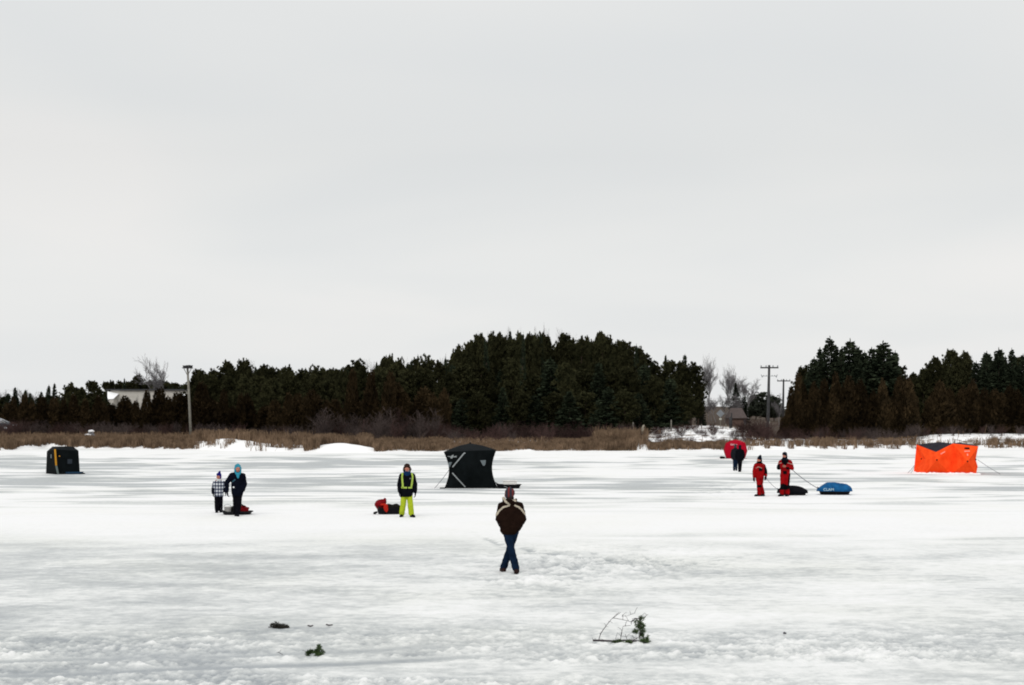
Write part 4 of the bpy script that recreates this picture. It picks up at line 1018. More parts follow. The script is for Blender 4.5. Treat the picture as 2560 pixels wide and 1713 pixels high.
poly([(-.22, .99), (-.15, .99), (-.15, 1.05), (-.22, 1.05)], M_yel, 'badge', t, onf)
Geo().loft([(0, .55, .42, .28, -.45), (.05, .58, .46, .32, -.45), (.13, .64, .52, .30, -.42)], 18, 3).obj('sled_base', mat('dull_blue_plastic', (.008, .03, .06), .7, spec=.1), t)
Geo().cap((1.0, -.45, .05), (1.18, -.5, .02), .06, .03).obj('tow_hitch', M_blk, t)
# ================================================================== sleds and loads
M_tub = mat('black_sled_plastic', (.004, .004, .0055), .6, .25, 6, spec=.1)
M_tubg = mat('grey_black_sled_plastic', (.014, .015, .017), .7, .3, 6, spec=.1)
M_rbag = mat('red_nylon', (.16, .004, .007), .7, .3, 9, .5, 18, spec=.05)
M_obag = mat('bright_red_nylon', (.40, .018, .010), .7, .2, 9, .5, 18, spec=.05)
M_load = mat('dark_canvas', (.010, .0095, .008), .9, .3, 8, .5, 20, spec=.05)
M_blue = mat('blue_cover_fabric', (.007, .062, .175), .7, .25, 3.5, .6, 9, spec=.06, c2=(.010, .095, .24))
M_pail = mat('white_plastic', (.72, .71, .68), .45, .05, 5)

def sled(px, pbase, L_, W_, H_, yaw, label, m=M_tub, group='pulled sleds on the ice', rise=.10):
    Y = gy(pbase) + .12 + .5 * abs(W_ * math.cos(yaw)) ; x = gx(px, Y)
    t = empty('sled', (x, Y, iz(x, Y) - .01), yaw + face_cam(x, Y)); tag(t, label, 'sled', group)
    def ring(k, z, up):
        out = []
        for i in range(32):
            q = 2 * math.pi * i / 32; c, s = math.cos(q), math.sin(q)
            X_ = L_ / 2 * k * math.copysign(abs(c) ** .55, c); Y_ = W_ / 2 * (k * .5 + .5) * k * math.copysign(abs(s) ** .55, s) * (1 - .18 * max(0, c) ** 2)
            f = max(0, -X_ / (L_ / 2) - .62)
            out.append((X_, Y_, z + up * f * f * 6))
        return out
    g_ = Geo(); g_.rings([ring(.80, .0, rise * .6), ring(.86, .02, rise * .7), ring(.95, H_ * .75, rise), ring(1.0, H_, rise), ring(1.03, H_ + .005, rise), ring(1.03, H_ - .025, rise), ring(1.0, H_ - .02, rise), ring(.97, H_ - .03, rise), ring(.92, H_ * .6, rise), ring(.82, .045, rise)])
    g_.obj('tub', m, t)
    g_ = Geo()
    for s in (-.25, .25): g_.tube([(-L_ * .36, s * W_, .01), (L_ * .38, s * W_, .01)], .018, 6)
    g_.obj('runner', m, t)
    return t
def bag(name, loc, parts, m, label, cat, voxel=.015, fold=.012, strap=None):
    r = empty(name, loc); tag(r, label, cat); g_ = Geo()
    for c, rad in parts: g_.ell(c, rad)
    g_.skin('body', m, r, voxel, 3, fold, len(name))
    if strap: Geo().tube(strap[0], .022, 8).obj('strap', strap[1], r)
    return r
# lime man's sled with a red bag
t = sled(975, 1287, .92, .52, .22, R(14), 'black tub sled with a red bag on it, just behind the person in lime trousers')
P = t.location
bag('duffel_bag', (P.x - .12, P.y + .02, P.z + .08), [((.10, 0, .13), (.24, .19, .14)), ((.3, .03, .12), (.22, .18, .15)), ((.0, 0, .1), (.2, .18, .12))], M_load, 'dark canvas load filling the sled behind the person in lime trousers', 'bag')
r = bag('backpack', (P.x - .29, P.y - .14, P.z + .20), [((-.03, 0, .14), (.19, .16, .17)), ((.06, .02, .22), (.13, .12, .10)), ((.13, 0, .30), (.05, .05, .07))], M_rbag, 'dark red backpack slumped on the sled beside the person in lime trousers', 'backpack')
bag('life_vest', (P.x - .14, P.y - .28, P.z + .10), [((.02, 0, .14), (.085, .07, .13)), ((-.06, 0, .24), (.11, .06, .045)), ((.05, -.01, .06), (.055, .05, .08))], M_obag, 'bright red vest hanging over the sled rim beside the dark red backpack', 'vest')
Geo().cap((-.53, 0, .05), (-.46, 0, .08), .045, .035).obj('tow_hitch', M_tub, t)
# teal-hooded adult's sled
t = sled(592, 1287, 1.05, .62, .12, R(6), 'flat black sled with a white bucket, behind the adult in a teal hood', M_tubg)
P = t.location
r = empty('bucket', (P.x - .30, P.y - .02, P.z + .04)); tag(r, 'white plastic bucket on the flat sled behind the adult in the teal hood', 'bucket')
Geo().loft([(0, 0, .10, .10), (.02, 0, .105, .105), (.22, 0, .125, .125), (.225, 0, .135, .135), (.24, 0, .135, .135), (.24, 0, .118, .118), (.05, 0, .1, .1)], 20, 2).obj('pail', M_pail, r)
Geo().tube([(-.13, 0, .22), (-.10, -.06, .28), (0, -.09, .31), (.10, -.06, .28), (.13, 0, .22)], .007, 6).obj('handle', M_grey, r)
bag('tackle_bag', (P.x + .21, P.y - .05, P.z + .04), [((0, 0, .13), (.17, .15, .15)), ((.08, 0, .1), (.12, .14, .12)), ((.17, 0, .17), (.05, .05, .05))], M_rbag, 'dark red bag on the flat sled behind the adult in the teal hood', 'bag', strap=([(-.1, -.1, .24), (-.02, -.12, .31), (.08, -.1, .24)], M_load))
bag('duffel_bag', (P.x - .05, P.y + .06, P.z + .04), [((0, 0, .12), (.2, .15, .15)), ((.1, 0, .14), (.15, .13, .17))], M_load, 'dark bundle between the bucket and the red bag on the flat sled', 'bag')
# black covered sled of the red-suited pair
def cover(t, L_, W_, H_, top, m, lump, name='cover', pw_=4.5):
    n = 40; mm = 22; rs = []
    for j in range(mm + 1):
        k = 1.05 * (1 - j / mm); r = []
        for i in range(n):
            q = 2 * math.pi * i / n; c, s = math.cos(q), math.sin(q)
            x_ = L_ / 2 * k * math.copysign(abs(c) ** .6, c); y_ = W_ / 2 * k * math.copysign(abs(s) ** .6, s)
            u = x_ / (L_ / 2); hgt = H_ - .03 + (top - H_) * lump(u) * (1 - (min(k / 1.05, 1)) ** pw_) ** .6
            if j == 0: hgt = H_ - .10
            r.append((x_, y_, hgt + .012 * math.sin(q * 7 + j) * (j > 0)))
        rs.append(r)
    return Geo().rings(rs).obj(name, m, t)
t = sled(1981, 1239, 1.22, .6, .2, R(4), 'low black covered sled behind the legs of the right red-suited person')
cover(t, 1.22, .6, .2, .43, mat('black_cover_fabric', (.005, .005, .007), .8, .3, 4, .4, 12, spec=.06), lambda u: 1 - .55 * max(0, u) ** 2 - .35 * max(0, -u) ** 2); S_blk = t
t = sled(2086, 1238, 1.38, .72, .22, R(2), 'black sled under a bright blue cover with white letters', rise=.12)
cover(t, 1.42, .78, .26, .545, M_blue, lambda u: np.interp(u, [-1.05, -.8, -.45, 0, .35, .7, .9, 1.05], [.15, .5, .97, 1.0, .88, .84, .72, .35])); S_blu = t
tm = text_mesh('CLAM', .15); o = link('lettering', tm, mat('pale_teal_print', (.45, .62, .66), .7), t); o.location = (-.25, -.425, .235); o.rotation_euler = (R(78), 0, 0); o.scale = (1.1, 1, 1)
# sled with a box beside the hub tent
t = sled(1271, 1222, 1.16, .6, .19, R(0), 'black sled carrying a pale box, parked against the black hub shelter')
P = t.location; r = empty('storage_box', (P.x + .07, P.y + .02, P.z + .05)); tag(r, 'pale box standing in the sled beside the black hub shelter', 'box')
Geo().box((0, 0, .14), (.62, .36, .26)).obj('body', M_pail, r, True, .02); Geo().box((0, 0, .295), (.66, .40, .05)).obj('lid', mat('off_white_plastic', (.66, .64, .62), .5), r, True, .015)
Geo().tube([(-.2, -.30, .12), (-.12, -.35, .10), (-.02, -.33, .02)], .012, 6).obj('rope', M_strap, t)
# dark bag by the red shelter
Y = gy(1147); x = gx(1806, Y)
r = bag('gear_bag', (x, Y, iz(x, Y)), [((0, 0, .08), (.22, .14, .10)), ((-.08, 0, .1), (.13, .12, .09))], M_load, 'small dark gear bag on the ice left of the red shelter', 'bag')
Geo().tube([(.2, 0, .05), (.4, .02, .03)], .03, 6).obj('strap', M_load, r)

# ================================================================== people
M_skin = mat('wind_reddened_skin', (.42, .165, .115), .6, .15, 12)
M_lip = mat('lips', (.25, .06, .055), .6); M_eye = mat('eyes', (.02, .016, .014), .3)
M_bkj = mat('black_jacket_cloth', (.003, .0036, .0055), .85, .35, 6, .3, 30, spec=.03)
M_nvj = mat('navy_black_jacket_cloth', (.0025, .0035, .008), .85, .4, 6, .3, 30, spec=.03)
M_brj = mat('dark_brown_jacket_cloth', (.011, .0055, .0038), .9, .35, 5, .3, 30, spec=.03)
M_jean = mat('blue_denim', (.0045, .012, .029), .9, .4, 7, .2, 60, spec=.04)
M_lime = mat('lime_trouser_cloth', (.34, .42, .022), .85, .12, 5, .4, 20, spec=.03)
M_hiv = mat('lime_reflective_tape', (.34, .46, .08), .7, .1, 8, spec=.05)
M_red_s = mat('red_flotation_suit', (.23, .0025, .004), .8, .3, 6, .4, 22, spec=.04)
M_blks = mat('black_suit_panel', (.003, .003, .004), .9, .3, 6, spec=.03)
M_tape = mat('silver_reflective_tape', (.36, .22, .18), .7, .1, 8)
M_boot = mat('dark_boot_rubber', (.004, .0045, .008), .8, .3, 8, spec=.05)
M_bshoe = mat('brown_shoe_leather', (.022, .011, .010), .8, .3, 8, spec=.05)
M_glove = mat('dark_glove_cloth', (.004, .004, .011), .9, .3, 10, spec=.03)
M_teal = mat('teal_fleece', (.03, .22, .31), .95, .2, 10, .3, 60, spec=.02)
M_blu = mat('blue_knit', (.010, .010, .13), .95, .2, 10, .4, 50, spec=.02)
M_nvh = mat('navy_knit', (.005, .007, .013), .95, .2, 10, .4, 50, spec=.02)
M_dnm = mat('dark_trouser_cloth', (.0035, .0035, .0055), .9, .35, 7, spec=.03)
M_scf = mat('deep_blue_scarf', (.006, .026, .075), .95, .25, 8, .4, 40, spec=.02)
M_fur = mat('brown_fur', (.030, .017, .014), .95, .4, 30, .6, 60, spec=.02)
M_crm = mat('cream_piping', (.42, .37, .29), .9, .1, 8, spec=.05)
M_gry = mat('grey_jacket_cloth', (.0095, .011, .014), .9, .3, 6, spec=.03)

def hand(g_, w, d, side, s=1.0, fat=1.0, curl=.5, thumb=None, pal=None):
    """palm, four bent fingers of unequal length, thumb off the side of the palm"""
    w = Vector(w); d = Vector(d).normalized(); side = Vector(side); side = (side - d * side.dot(d)).normalized(); n_ = d.cross(side).normalized()
    if pal is not None and n_.dot(Vector(pal)) < 0: n_ = -n_
    for k in (-1.5, -.5, .5, 1.5):
        b = w + side * k * .019 * s
        g_.cap(w + side * k * .012 * s + d * .01, b + d * .085 * s, .015 * s * fat, .0125 * s * fat, 8)
        L_ = {-1.5: .058, -.5: .076, .5: .080, 1.5: .070}[k] * s
        k0 = b + d * .088 * s; k1 = k0 + (d * math.cos(curl * .5) + n_ * math.sin(curl * .5)) * L_ * .5; k2 = k1 + (d * math.cos(curl * 1.5) + n_ * math.sin(curl * 1.5)) * L_ * .55
        g_.limb([k0, k1, k2], [.0105 * s * fat, .0095 * s * fat, .008 * s * fat], 8)
    t0 = w + side * .022 * s + d * .03 * s; t1 = t0 + (side * .7 + d * .7 + n_ * .3).normalized() * .04 * s; t2 = t1 + (side * .25 + d + n_ * .4).normalized() * .032 * s
    g_.limb([t0, t1, t2], [.014 * s * fat, .0115 * s * fat, .009 * s * fat], 8)

def person(px, pbase, H, label, J, face=(0, -1), k=1.0, gloves=M_glove, hands=True, nose=True, thumbside=1):
    """continuous body with head, five-fingered hands and feet; J: joints in metres from the feet, x to the right, y away from the camera"""
    Y = gy(pbase) + .05; x = gx(px, Y)
    t = empty('person', (x, Y, iz(x, Y)), face_cam(x, Y)); tag(t, label, 'person', 'people on the ice')
    f = Vector((face[0], face[1], 0)).normalized(); rt = Vector((f.y, -f.x, 0)) * -1
    g_ = Geo(); hd = Vector(J['head']); nk = Vector(J['neck']); hp = Vector(J['pelvis'])
    Mf = Matrix((rt, f, Vector((0, 0, 1)))).transposed()
    g_.ell(hp, (.155 * k, .105 * k, .12 * k)); g_.ell((hp + nk) / 2 + Vector((0, 0, .08 * k)), (.165 * k, .11 * k, .25 * k)); g_.cap(hp, nk - Vector((0, 0, .1 * k)), .10 * k, .1 * k)
    dn_ = Vector((0, 0, .06 * k)); g_.cap(Vector(J['shl']) - dn_, Vector(J['shr']) - dn_, .055 * k, .055 * k); g_.cap(nk - Vector((0, 0, .06 * k)), hd - Vector((0, 0, .05 * k)), .056 * k, .05 * k)
    g_.ell(hd, (.074 * k, .092 * k, .112 * k), Mf); g_.ell(hd + f * .025 * k - Vector((0, 0, .06 * k)), (.052 * k, .06 * k, .058 * k), Mf)
    g_.cap(hd + f * .085 * k + Vector((0, 0, .012 * k)), hd + f * .108 * k - Vector((0, 0, .022 * k)), .010 * k, .015 * k, 8)
    for s in (-1, 1): g_.ell(hd + rt * s * .076 * k - Vector((0, 0, .01 * k)), (.012 * k, .02 * k, .032 * k), Mf)
    for a, b, c in (('shl', 'ell', 'wrl'), ('shr', 'elr', 'wrr')):
        g_.limb([Vector(J[a]) - dn_, J[b], J[c]], [.05 * k, .042 * k, .028 * k])
    for a, b, c in (('hpl', 'knl', 'anl'), ('hpr', 'knr', 'anr')):
        g_.limb([J[a], J[b], J[c]], [.082 * k, .058 * k, .038 * k])
        an = Vector(J[c]); toe = f if 'toe' + c[-1] not in J else Vector(J['toe' + c[-1]]).normalized(); g_.cap(an - Vector((0, 0, .045 * k)), an + toe * .15 * k - Vector((0, 0, .055 * k)), .036 * k, .03 * k)
    hs = []
    for sfx, sg in (('l', -1), ('r', 1)):
        d = Vector(J['wr' + sfx]) - Vector(J['el' + sfx]); d = Vector(J['hd' + sfx]) if 'hd' + sfx in J else d
        th = Vector(J.get('th' + sfx, tuple(f)))
        hand(g_, Vector(J['wr' + sfx]), d, th, k * 1.02, 1.0, J.get('curl', .6), pal=J.get('pal' + sfx, (-sg, 0, 0)))
        hs.append((sfx, d, th, sg))
    g_.skin('body', M_skin, t, .0085, 2)
    if gloves and hands:
        for sfx, d, th, sg in hs:
            q = Geo(); hand(q, Vector(J['wr' + sfx]), d, th, k * 1.08, 1.42, J.get('curl', .6), pal=J.get('pal' + sfx, (-sg, 0, 0))); dn = d.normalized()
            q.cap(Vector(J['wr' + sfx]) - dn * .06 * k, Vector(J['wr' + sfx]) + dn * .02 * k, .042 * k, .036 * k); q.skin('glove', gloves, t, .0075, 2)
    if nose:
        for s in (-1, 1): Geo().ell(hd + f * .084 * k + rt * s * .031 * k + Vector((0, 0, .018 * k)), (.013 * k, .008 * k, .008 * k), Mf).obj('eye', M_eye, t)
        Geo().ell(hd + f * .087 * k - Vector((0, 0, .052 * k)), (.024 * k, .012 * k, .008 * k), Mf).obj('mouth', M_lip, t)
    return t, f, rt, Mf
def jacket(t, rows, sl, m, name='jacket', fold=.007, voxel=.012, extra=None, seed=0):
    g_ = Geo(); g_.loft(rows)
    zt_, cx_ = rows[-1][0], rows[-1][1]
    for pts, rad in sl:
        a = Vector(pts[0]) - Vector((0, 0, .035)); g_.limb([a] + list(pts[1:]), rad); g_.cap((cx_, 0, zt_ - .07), a + Vector((0, 0, rad[0] * .15)), .075, rad[0] * .85)
    if extra: extra(g_)
    return g_.skin(name, m, t, voxel, 3, fold, seed)
def trousers(t, hip, legs, m, name='trousers', fold=.006, seed=0):
    g_ = Geo(); g_.ell(*hip)
    for pts, rad in legs: g_.limb(pts, rad)
    return g_.skin(name, m, t, .012, 3, fold, seed + 3)
def boot(t, an, toe, m, k=1.0, name='boot', shaft=.12):
    an = Vector(an); toe = Vector(toe).normalized(); g_ = Geo(); z0 = -an.z
    g_.cap(an + Vector((0, 0, shaft * k)), an + Vector((0, 0, z0 + .06 * k)), .058 * k, .055 * k); g_.cap(an - toe * .035 * k + Vector((0, 0, z0 + .045 * k)), an + toe * .17 * k + Vector((0, 0, z0 + .042 * k)), .05 * k, .046 * k)
    g_.cap(an - toe * .04 * k + Vector((0, 0, z0 + .02 * k)), an + toe * .18 * k + Vector((0, 0, z0 + .02 * k)), .05 * k, .046 * k)
    o = g_.skin(name, m, t, .011, 2); co = np.empty(len(o.data.vertices) * 3, np.float32); o.data.vertices.foreach_get('co', co); co = co.reshape(-1, 3); co[:, 2] = np.maximum(co[:, 2], -.012); o.data.vertices.foreach_set('co', co.ravel()); return o

# ---- 1 man in brown walking away
J = dict(head=(-.02, .02, 1.635), neck=(-.015, 0, 1.50), pelvis=(0, 0, .90), shl=(-.18, 0, 1.41), shr=(.17, 0, 1.41), ell=(-.235, -.04, 1.13), elr=(.245, -.04, 1.12), wrl=(-.15, .10, .97), wrr=(.15, .10, .97),
         hpl=(-.08, 0, .86), hpr=(.08, 0, .86), knl=(.01, -.10, .47), knr=(-.02, .10, .48), anl=(.115, -.12, .09), anr=(-.15, .16, .09), hdl=(.4, .5, -.6), hdr=(-.4, .5, -.6))
t, f, rt, Mf = person(1277, 1432, 1.76, 'person in a dark brown jacket with cream piping and jeans, walking away', J, (0, 1), gloves=None, nose=False)
jk = jacket(t, [(.79, -.03, .15, .13), (.84, -.03, .185, .15), (.95, -.015, .225, .165), (1.1, 0, .245, .175), (1.25, 0, .235, .165), (1.36, -.005, .215, .145), (1.44, -.01, .17, .115), (1.50, -.015, .10, .09), (1.53, -.015, .08, .08)],
            [([J['shl'], (-.235, -.02, 1.13), (-.15, .10, .93)], [.10, .088, .075]), ([J['shr'], (.24, -.02, 1.12), (.15, .10, .93)], [.10, .088, .075])], M_brj, fold=.010,
            extra=lambda g: (g.ell((-.015, -.06, 1.47), (.15, .10, .06)), g.cap((-.13, -.03, 1.46), (-.15, .0, 1.54), .045, .03), g.cap((.10, -.03, 1.46), (.11, .0, 1.52), .045, .03)))
for pl in ([(-.30, 1.20), (-.24, 1.29), (-.16, 1.365), (-.04, 1.40)], [(.09, 1.40), (.17, 1.365), (.23, 1.31), (.30, 1.215)]):
    patch(jk, 'cream_piping', M_crm, lambda x, y, z, pl=pl: y < .03 and seg_d(x, z, pl) < .018, .006)
for pl in ([(-.16, 1.56), (-.11, 1.49), (-.03, 1.425)], [(.045, 1.53), (.10, 1.495)]):
    patch(jk, 'collar_piping', M_crm, lambda x, y, z, pl=pl: y < .03 and seg_d(x, z, pl) < .02, .006)
trousers(t, ((0, 0, .86), (.15, .12, .13)), [([J['hpl'], J['knl'], (.105, -.12, .10)], [.098, .078, .080]), ([J['hpr'], J['knr'], (-.145, .14, .10)], [.098, .076, .076])], M_jean, 'jeans', .006)
boot(t, (.115, -.14, .09), (.15, 1, 0), M_bshoe, .95, 'shoe', .03); boot(t, (-.15, .12, .09), (-.3, 1, 0), M_bshoe, .92, 'shoe', .03)
g_ = Geo(); g_.ell((-.02, .02, 1.665), (.108, .118, .108)); g_.ell((-.035, .0, 1.61), (.10, .105, .075)); g_.cap((-.02, .02, 1.75), (-.015, .02, 1.785), .02, .018)
g_.skin('knit_hat', stripe_mat('striped_knit', [(.010, .012, .024), (.03, .012, .016), (.12, .010, .010)], 3.6), t, .01, 3)
Geo().ell((-.015, -.02, 1.545), (.085, .085, .07)).skin('scarf', mat('dark_scarf', (.016, .010, .009), .95, .3, 9), t, .012, 2, .006)

# ---- 2 person in lime trousers
J = dict(head=(-.005, -.02, 1.575), neck=(0, 0, 1.45), pelvis=(0, 0, .88), shl=(-.18, 0, 1.37), shr=(.18, 0, 1.37), ell=(-.255, .02, 1.05), elr=(.255, .02, 1.04), wrl=(-.245, -.05, .82), wrr=(.265, -.02, .80),
         hpl=(-.09, 0, .84), hpr=(.09, 0, .84), knl=(-.125, -.03, .46), knr=(.10, -.05, .45), anl=(-.175, .06, .09), anr=(.145, -.10, .09), hdl=(-.05, -.1, -1), hdr=(.02, -.1, -1), toel=(-.2, -1, 0), toer=(.45, -1, 0))
t, f, rt, Mf = person(1018, 1293, 1.75, 'person in lime trousers and a black jacket with lime reflective stripes', J, (0, -1))
jk = jacket(t, [(.655, -.03, .20, .145), (.75, -.02, .205, .15), (.9, 0, .20, .15), (1.1, 0, .20, .145), (1.25, 0, .205, .14), (1.35, 0, .19, .12), (1.43, 0, .11, .10), (1.47, 0, .09, .09)],
            [([J['shl'], J['ell'], (-.25, -.045, .84)], [.085, .076, .062]), ([J['shr'], J['elr'], (.262, -.018, .82)], [.085, .076, .062])], M_bkj)
for pl in ([(-.155, 1.41), (-.165, 1.30), (-.135, .97)], [(.15, 1.40), (.175, 1.30), (.15, 1.1), (.13, .98)]):
    patch(jk, 'reflective_stripe', M_hiv, lambda x, y, z, pl=pl: y < -.0 and seg_d(x, z, pl) < .028, .008)
patch(jk, 'reflective_belt', M_hiv, lambda x, y, z: y < -.02 and abs(z - .955 - .10 * x * x) < .026 and ((-.19 < x < -.01) or (.035 < x < .155)), .008)
patch(jk, 'chest_badge', mat('grey_badge', (.12, .13, .15), .7), lambda x, y, z: y < 0 and abs(x - .10) < .025 and abs(z - 1.25) < .018, .007)
trousers(t, ((-.02, 0, .82), (.15, .125, .14)), [([(-.11, 0, .80), J['knl'], (-.175, .05, .10)], [.096, .092, .090]), ([(.065, 0, .80), J['knr'], (.135, -.08, .10)], [.096, .092, .090])], M_lime, 'trousers', .008)
boot(t, (-.175, .03, .09), (-.2, -1, 0), M_boot, .95, 'boot', .02); boot(t, (.145, -.10, .09), (.45, -1, 0), M_boot, 1.0, 'boot', .02)
g_ = Geo(); g_.ell((-.005, .0, 1.64), (.103, .115, .098)); g_.ell((-.005, .03, 1.58), (.098, .09, .10))
for s in (-1, 1): g_.limb([(s * .09 - .005, .0, 1.60), (s * .10 - .005, -.01, 1.50), (s * .085, -.01, 1.44)], [.035, .033, .022])
g_.cap((.09, .01, 1.56), (.145, .01, 1.545), .02, .012); g_.cap((-.08, -.085, 1.655), (.07, -.085, 1.655), .028, .028)
g_.skin('trapper_hat', M_fur, t, .011, 2, .005)
g_ = Geo(); g_.loft([(1.33, 0, .10, .10, -.02), (1.38, 0, .135, .125, -.02), (1.44, 0, .12, .115, -.01), (1.485, 0, .085, .085, 0)], 22, 2); g_.skin('scarf', M_scf, t, .011, 2, .01)

# ---- 3 adult in a teal hood
J = dict(head=(.035, -.03, 1.555), neck=(.02, 0, 1.42), pelvis=(.02, 0, .87), shl=(-.16, 0, 1.38), shr=(.20, 0, 1.36), ell=(-.325, -.02, 1.10), elr=(.255, .02, 1.04), wrl=(-.315, -.04, .80), wrr=(.19, -.08, .82),
         hpl=(-.06, 0, .83), hpr=(.10, 0, .83), knl=(-.04, .03, .46), knr=(.07, -.06, .45), anl=(-.03, .14, .09), anr=(.03, -.12, .09), hdl=(.1, -.1, -1), hdr=(-.15, -.1, -1))
t, f, rt, Mf = person(592, 1289, 1.73, 'tall adult in a black jacket and teal hood holding the hand of a child', J, (0.1, -1))
jk = jacket(t, [(.66, .02, .165, .135), (.8, .02, .20, .15), (1.0, .02, .205, .155), (1.2, .02, .205, .15), (1.33, .02, .195, .125), (1.41, .02, .13, .10), (1.45, .02, .09, .09)],
            [([J['shl'], J['ell'], (-.317, -.04, .83)], [.092, .082, .066]), ([J['shr'], J['elr'], (.195, -.075, .85)], [.092, .082, .066])], M_nvj, fold=.009)
patch(jk, 'pocket_zip', mat('teal_zip', (.02, .07, .10), .7), lambda x, y, z: y < 0 and seg_d(x, z, [(-.13, 1.14), (-.06, 1.20)]) < .018, .007)
patch(jk, 'white_badge', M_white, lambda x, y, z: y < 0 and (x + .10) ** 2 + (z - .955) ** 2 < .026 ** 2, .008)
trousers(t, ((.02, 0, .80), (.155, .12, .14)), [([J['hpl'], J['knl'], (-.035, .13, .10)], [.102, .088, .082]), ([J['hpr'], J['knr'], (.03, -.11, .10)], [.102, .088, .082])], M_dnm, fold=.009)
boot(t, (-.03, .12, .09), (0, -1, 0), M_boot, 1.0); boot(t, (.03, -.12, .09), (.05, -1, 0), M_boot, 1.0)
g_ = Geo(); hd = Vector(J['head'])
g_.ell(hd + Vector((-.005, .025, .075)), (.105, .105, .09)); g_.ell(hd + Vector((0, .06, -.04)), (.105, .085, .13)); g_.cap(hd + Vector((0, .0, .12)), hd + Vector((0, 0, .155)), .05, .03)
for s in (-1, 1): g_.limb([hd + Vector((s * .095, -.01, .03)), hd + Vector((s * .090, -.03, -.10)), hd + Vector((0, -.09, -.21))], [.024, .030, .05])
g_.cap(hd + Vector((0, -.08, -.18)), hd + Vector((.005, -.12, -.28)), .06, .035); g_.skin('hood', M_teal, t, .01, 2, .006)
patch(t.children[-1], 'hood_band', mat('pale_band', (.55, .62, .62), .9), lambda x, y, z: y < hd.y - .05 and abs(z - hd.z - .062 + .4 * (x - hd.x) ** 2) < .02, .006)

# ---- 4 child in plaid
J = dict(head=(-.01, -.03, 1.215), neck=(.0, 0, 1.10), pelvis=(0, 0, .70), shl=(-.135, 0, 1.05), shr=(.13, 0, 1.05), ell=(-.185, .0, .84), elr=(.17, -.02, .85), wrl=(-.19, -.05, .67), wrr=(.215, -.03, .71),
         hpl=(-.065, 0, .66), hpr=(.06, 0, .66), knl=(-.07, -.04, .36), knr=(.065, .02, .36), anl=(-.065, -.06, .08), anr=(.06, .10, .08), hdl=(0, -.1, -1), hdr=(.25, 0, -.9))
t, f, rt, Mf = person(547, 1281, 1.40, 'child in a blue-grey plaid jacket and pointed blue hat beside the teal-hooded adult', J, (-.05, -1), k=.84)
jk = jacket(t, [(.54, 0, .15, .125), (.62, 0, .155, .125), (.8, 0, .155, .125), (.95, 0, .155, .12), (1.03, 0, .145, .105), (1.09, 0, .09, .08), (1.13, 0, .07, .07)],
            [([J['shl'], J['ell'], (-.19, -.045, .69)], [.070, .062, .052]), ([J['shr'], J['elr'], (.205, -.03, .73)], [.070, .062, .052])], plaid_mat('plaid_flannel'))
for s, pl in ((-1, [(-.18, .86), (-.19, .68)]), (1, [(.17, .86), (.215, .70)])):
    patch(jk, 'cuff', M_nvh, lambda x, y, z, s=s: x * s > .145 and z < .84, .005)
trousers(t, ((0, 0, .63), (.13, .10, .12)), [([J['hpl'], J['knl'], (-.065, -.055, .09)], [.085, .076, .074]), ([J['hpr'], J['knr'], (.06, .09, .09)], [.085, .076, .074])], M_dnm, fold=.009)
boot(t, (-.065, -.06, .08), (-.1, -1, 0), M_boot, .88); boot(t, (.06, .08, .08), (.1, -1, 0), M_boot, .88)
hd = Vector(J['head']); g_ = Geo(); g_.ell(hd + Vector((.015, .02, .065)), (.088, .098, .075)); g_.ell(hd + Vector((.04, .03, .0)), (.065, .07, .10)); g_.limb([hd + Vector((.02, .01, .10)), hd + Vector((.035, .01, .15)), hd + Vector((.045, .01, .185))], [.06, .042, .02])
g_.skin('pointed_hat', M_blu, t, .009, 2, .004)
Geo().loft([(1.07, 0, .075, .075, -.03), (1.11, 0, .088, .085, -.03), (1.145, -.005, .07, .07, -.02)], 20, 2).skin('scarf', mat('white_scarf', (.5, .53, .54), .95), t, .01, 2, .006)

# ---- 5 shorter red-suited person
J = dict(head=(-.0, -.02, 1.47), neck=(.01, 0, 1.36), pelvis=(.02, 0, .84), shl=(-.14, -.05, 1.28), shr=(.17, .05, 1.27), ell=(-.20, -.06, 1.00), elr=(.245, .10, 1.02), wrl=(-.205, -.10, .77), wrr=(.27, .12, .82),
         hpl=(-.05, 0, .80), hpr=(.09, 0, .80), knl=(-.01, -.12, .45), knr=(.06, .08, .45), anl=(.0, -.06, .09), anr=(.155, .10, .10), hdl=(-.1, -.1, -1), hdr=(-.05, 0, -1), toel=(-.85, -.5, 0), toer=(-.7, -.6, .25))
t, f, rt, Mf = person(1898, 1241, 1.65, 'shorter person in a red and black flotation suit walking beside the taller one', J, (-.75, -.66)); P5 = t
jk = jacket(t, [(.72, .02, .16, .135), (.85, .02, .18, .15), (1.05, .02, .195, .155), (1.2, .02, .19, .14), (1.28, .015, .165, .12), (1.36, .01, .10, .095), (1.42, .005, .09, .09)],
            [([J['shl'], J['ell'], (-.205, -.095, .80)], [.088, .078, .066]), ([J['shr'], J['elr'], (.268, .118, .85)], [.088, .078, .066])], M_red_s, 'suit_jacket', .010)
patch(jk, 'black_panel', M_blks, lambda x, y, z: (y < .02 and -.02 < x < .125 and 1.03 + .1 * x < z < 1.16 - .35 * x + .02) or (x > .16 + .55 * abs(z - 1.05) * (z > 1.05) and z > .92 and y > -.02), .006)
patch(jk, 'reflective_tape', M_tape, lambda x, y, z: y < 0 and seg_d(x, z, [(-.13, 1.15), (-.03, 1.205), (.10, 1.15)]) < .012, .008)
patch(jk, 'dark_collar', M_blks, lambda x, y, z: z > 1.335, .008)
tr_ = trousers(t, ((.02, 0, .80), (.155, .125, .15)), [([J['hpl'], J['knl'], (.0, -.06, .12)], [.105, .086, .088]), ([J['hpr'], J['knr'], (.145, .10, .13)], [.105, .086, .088])], M_red_s, 'suit_trousers', .009)
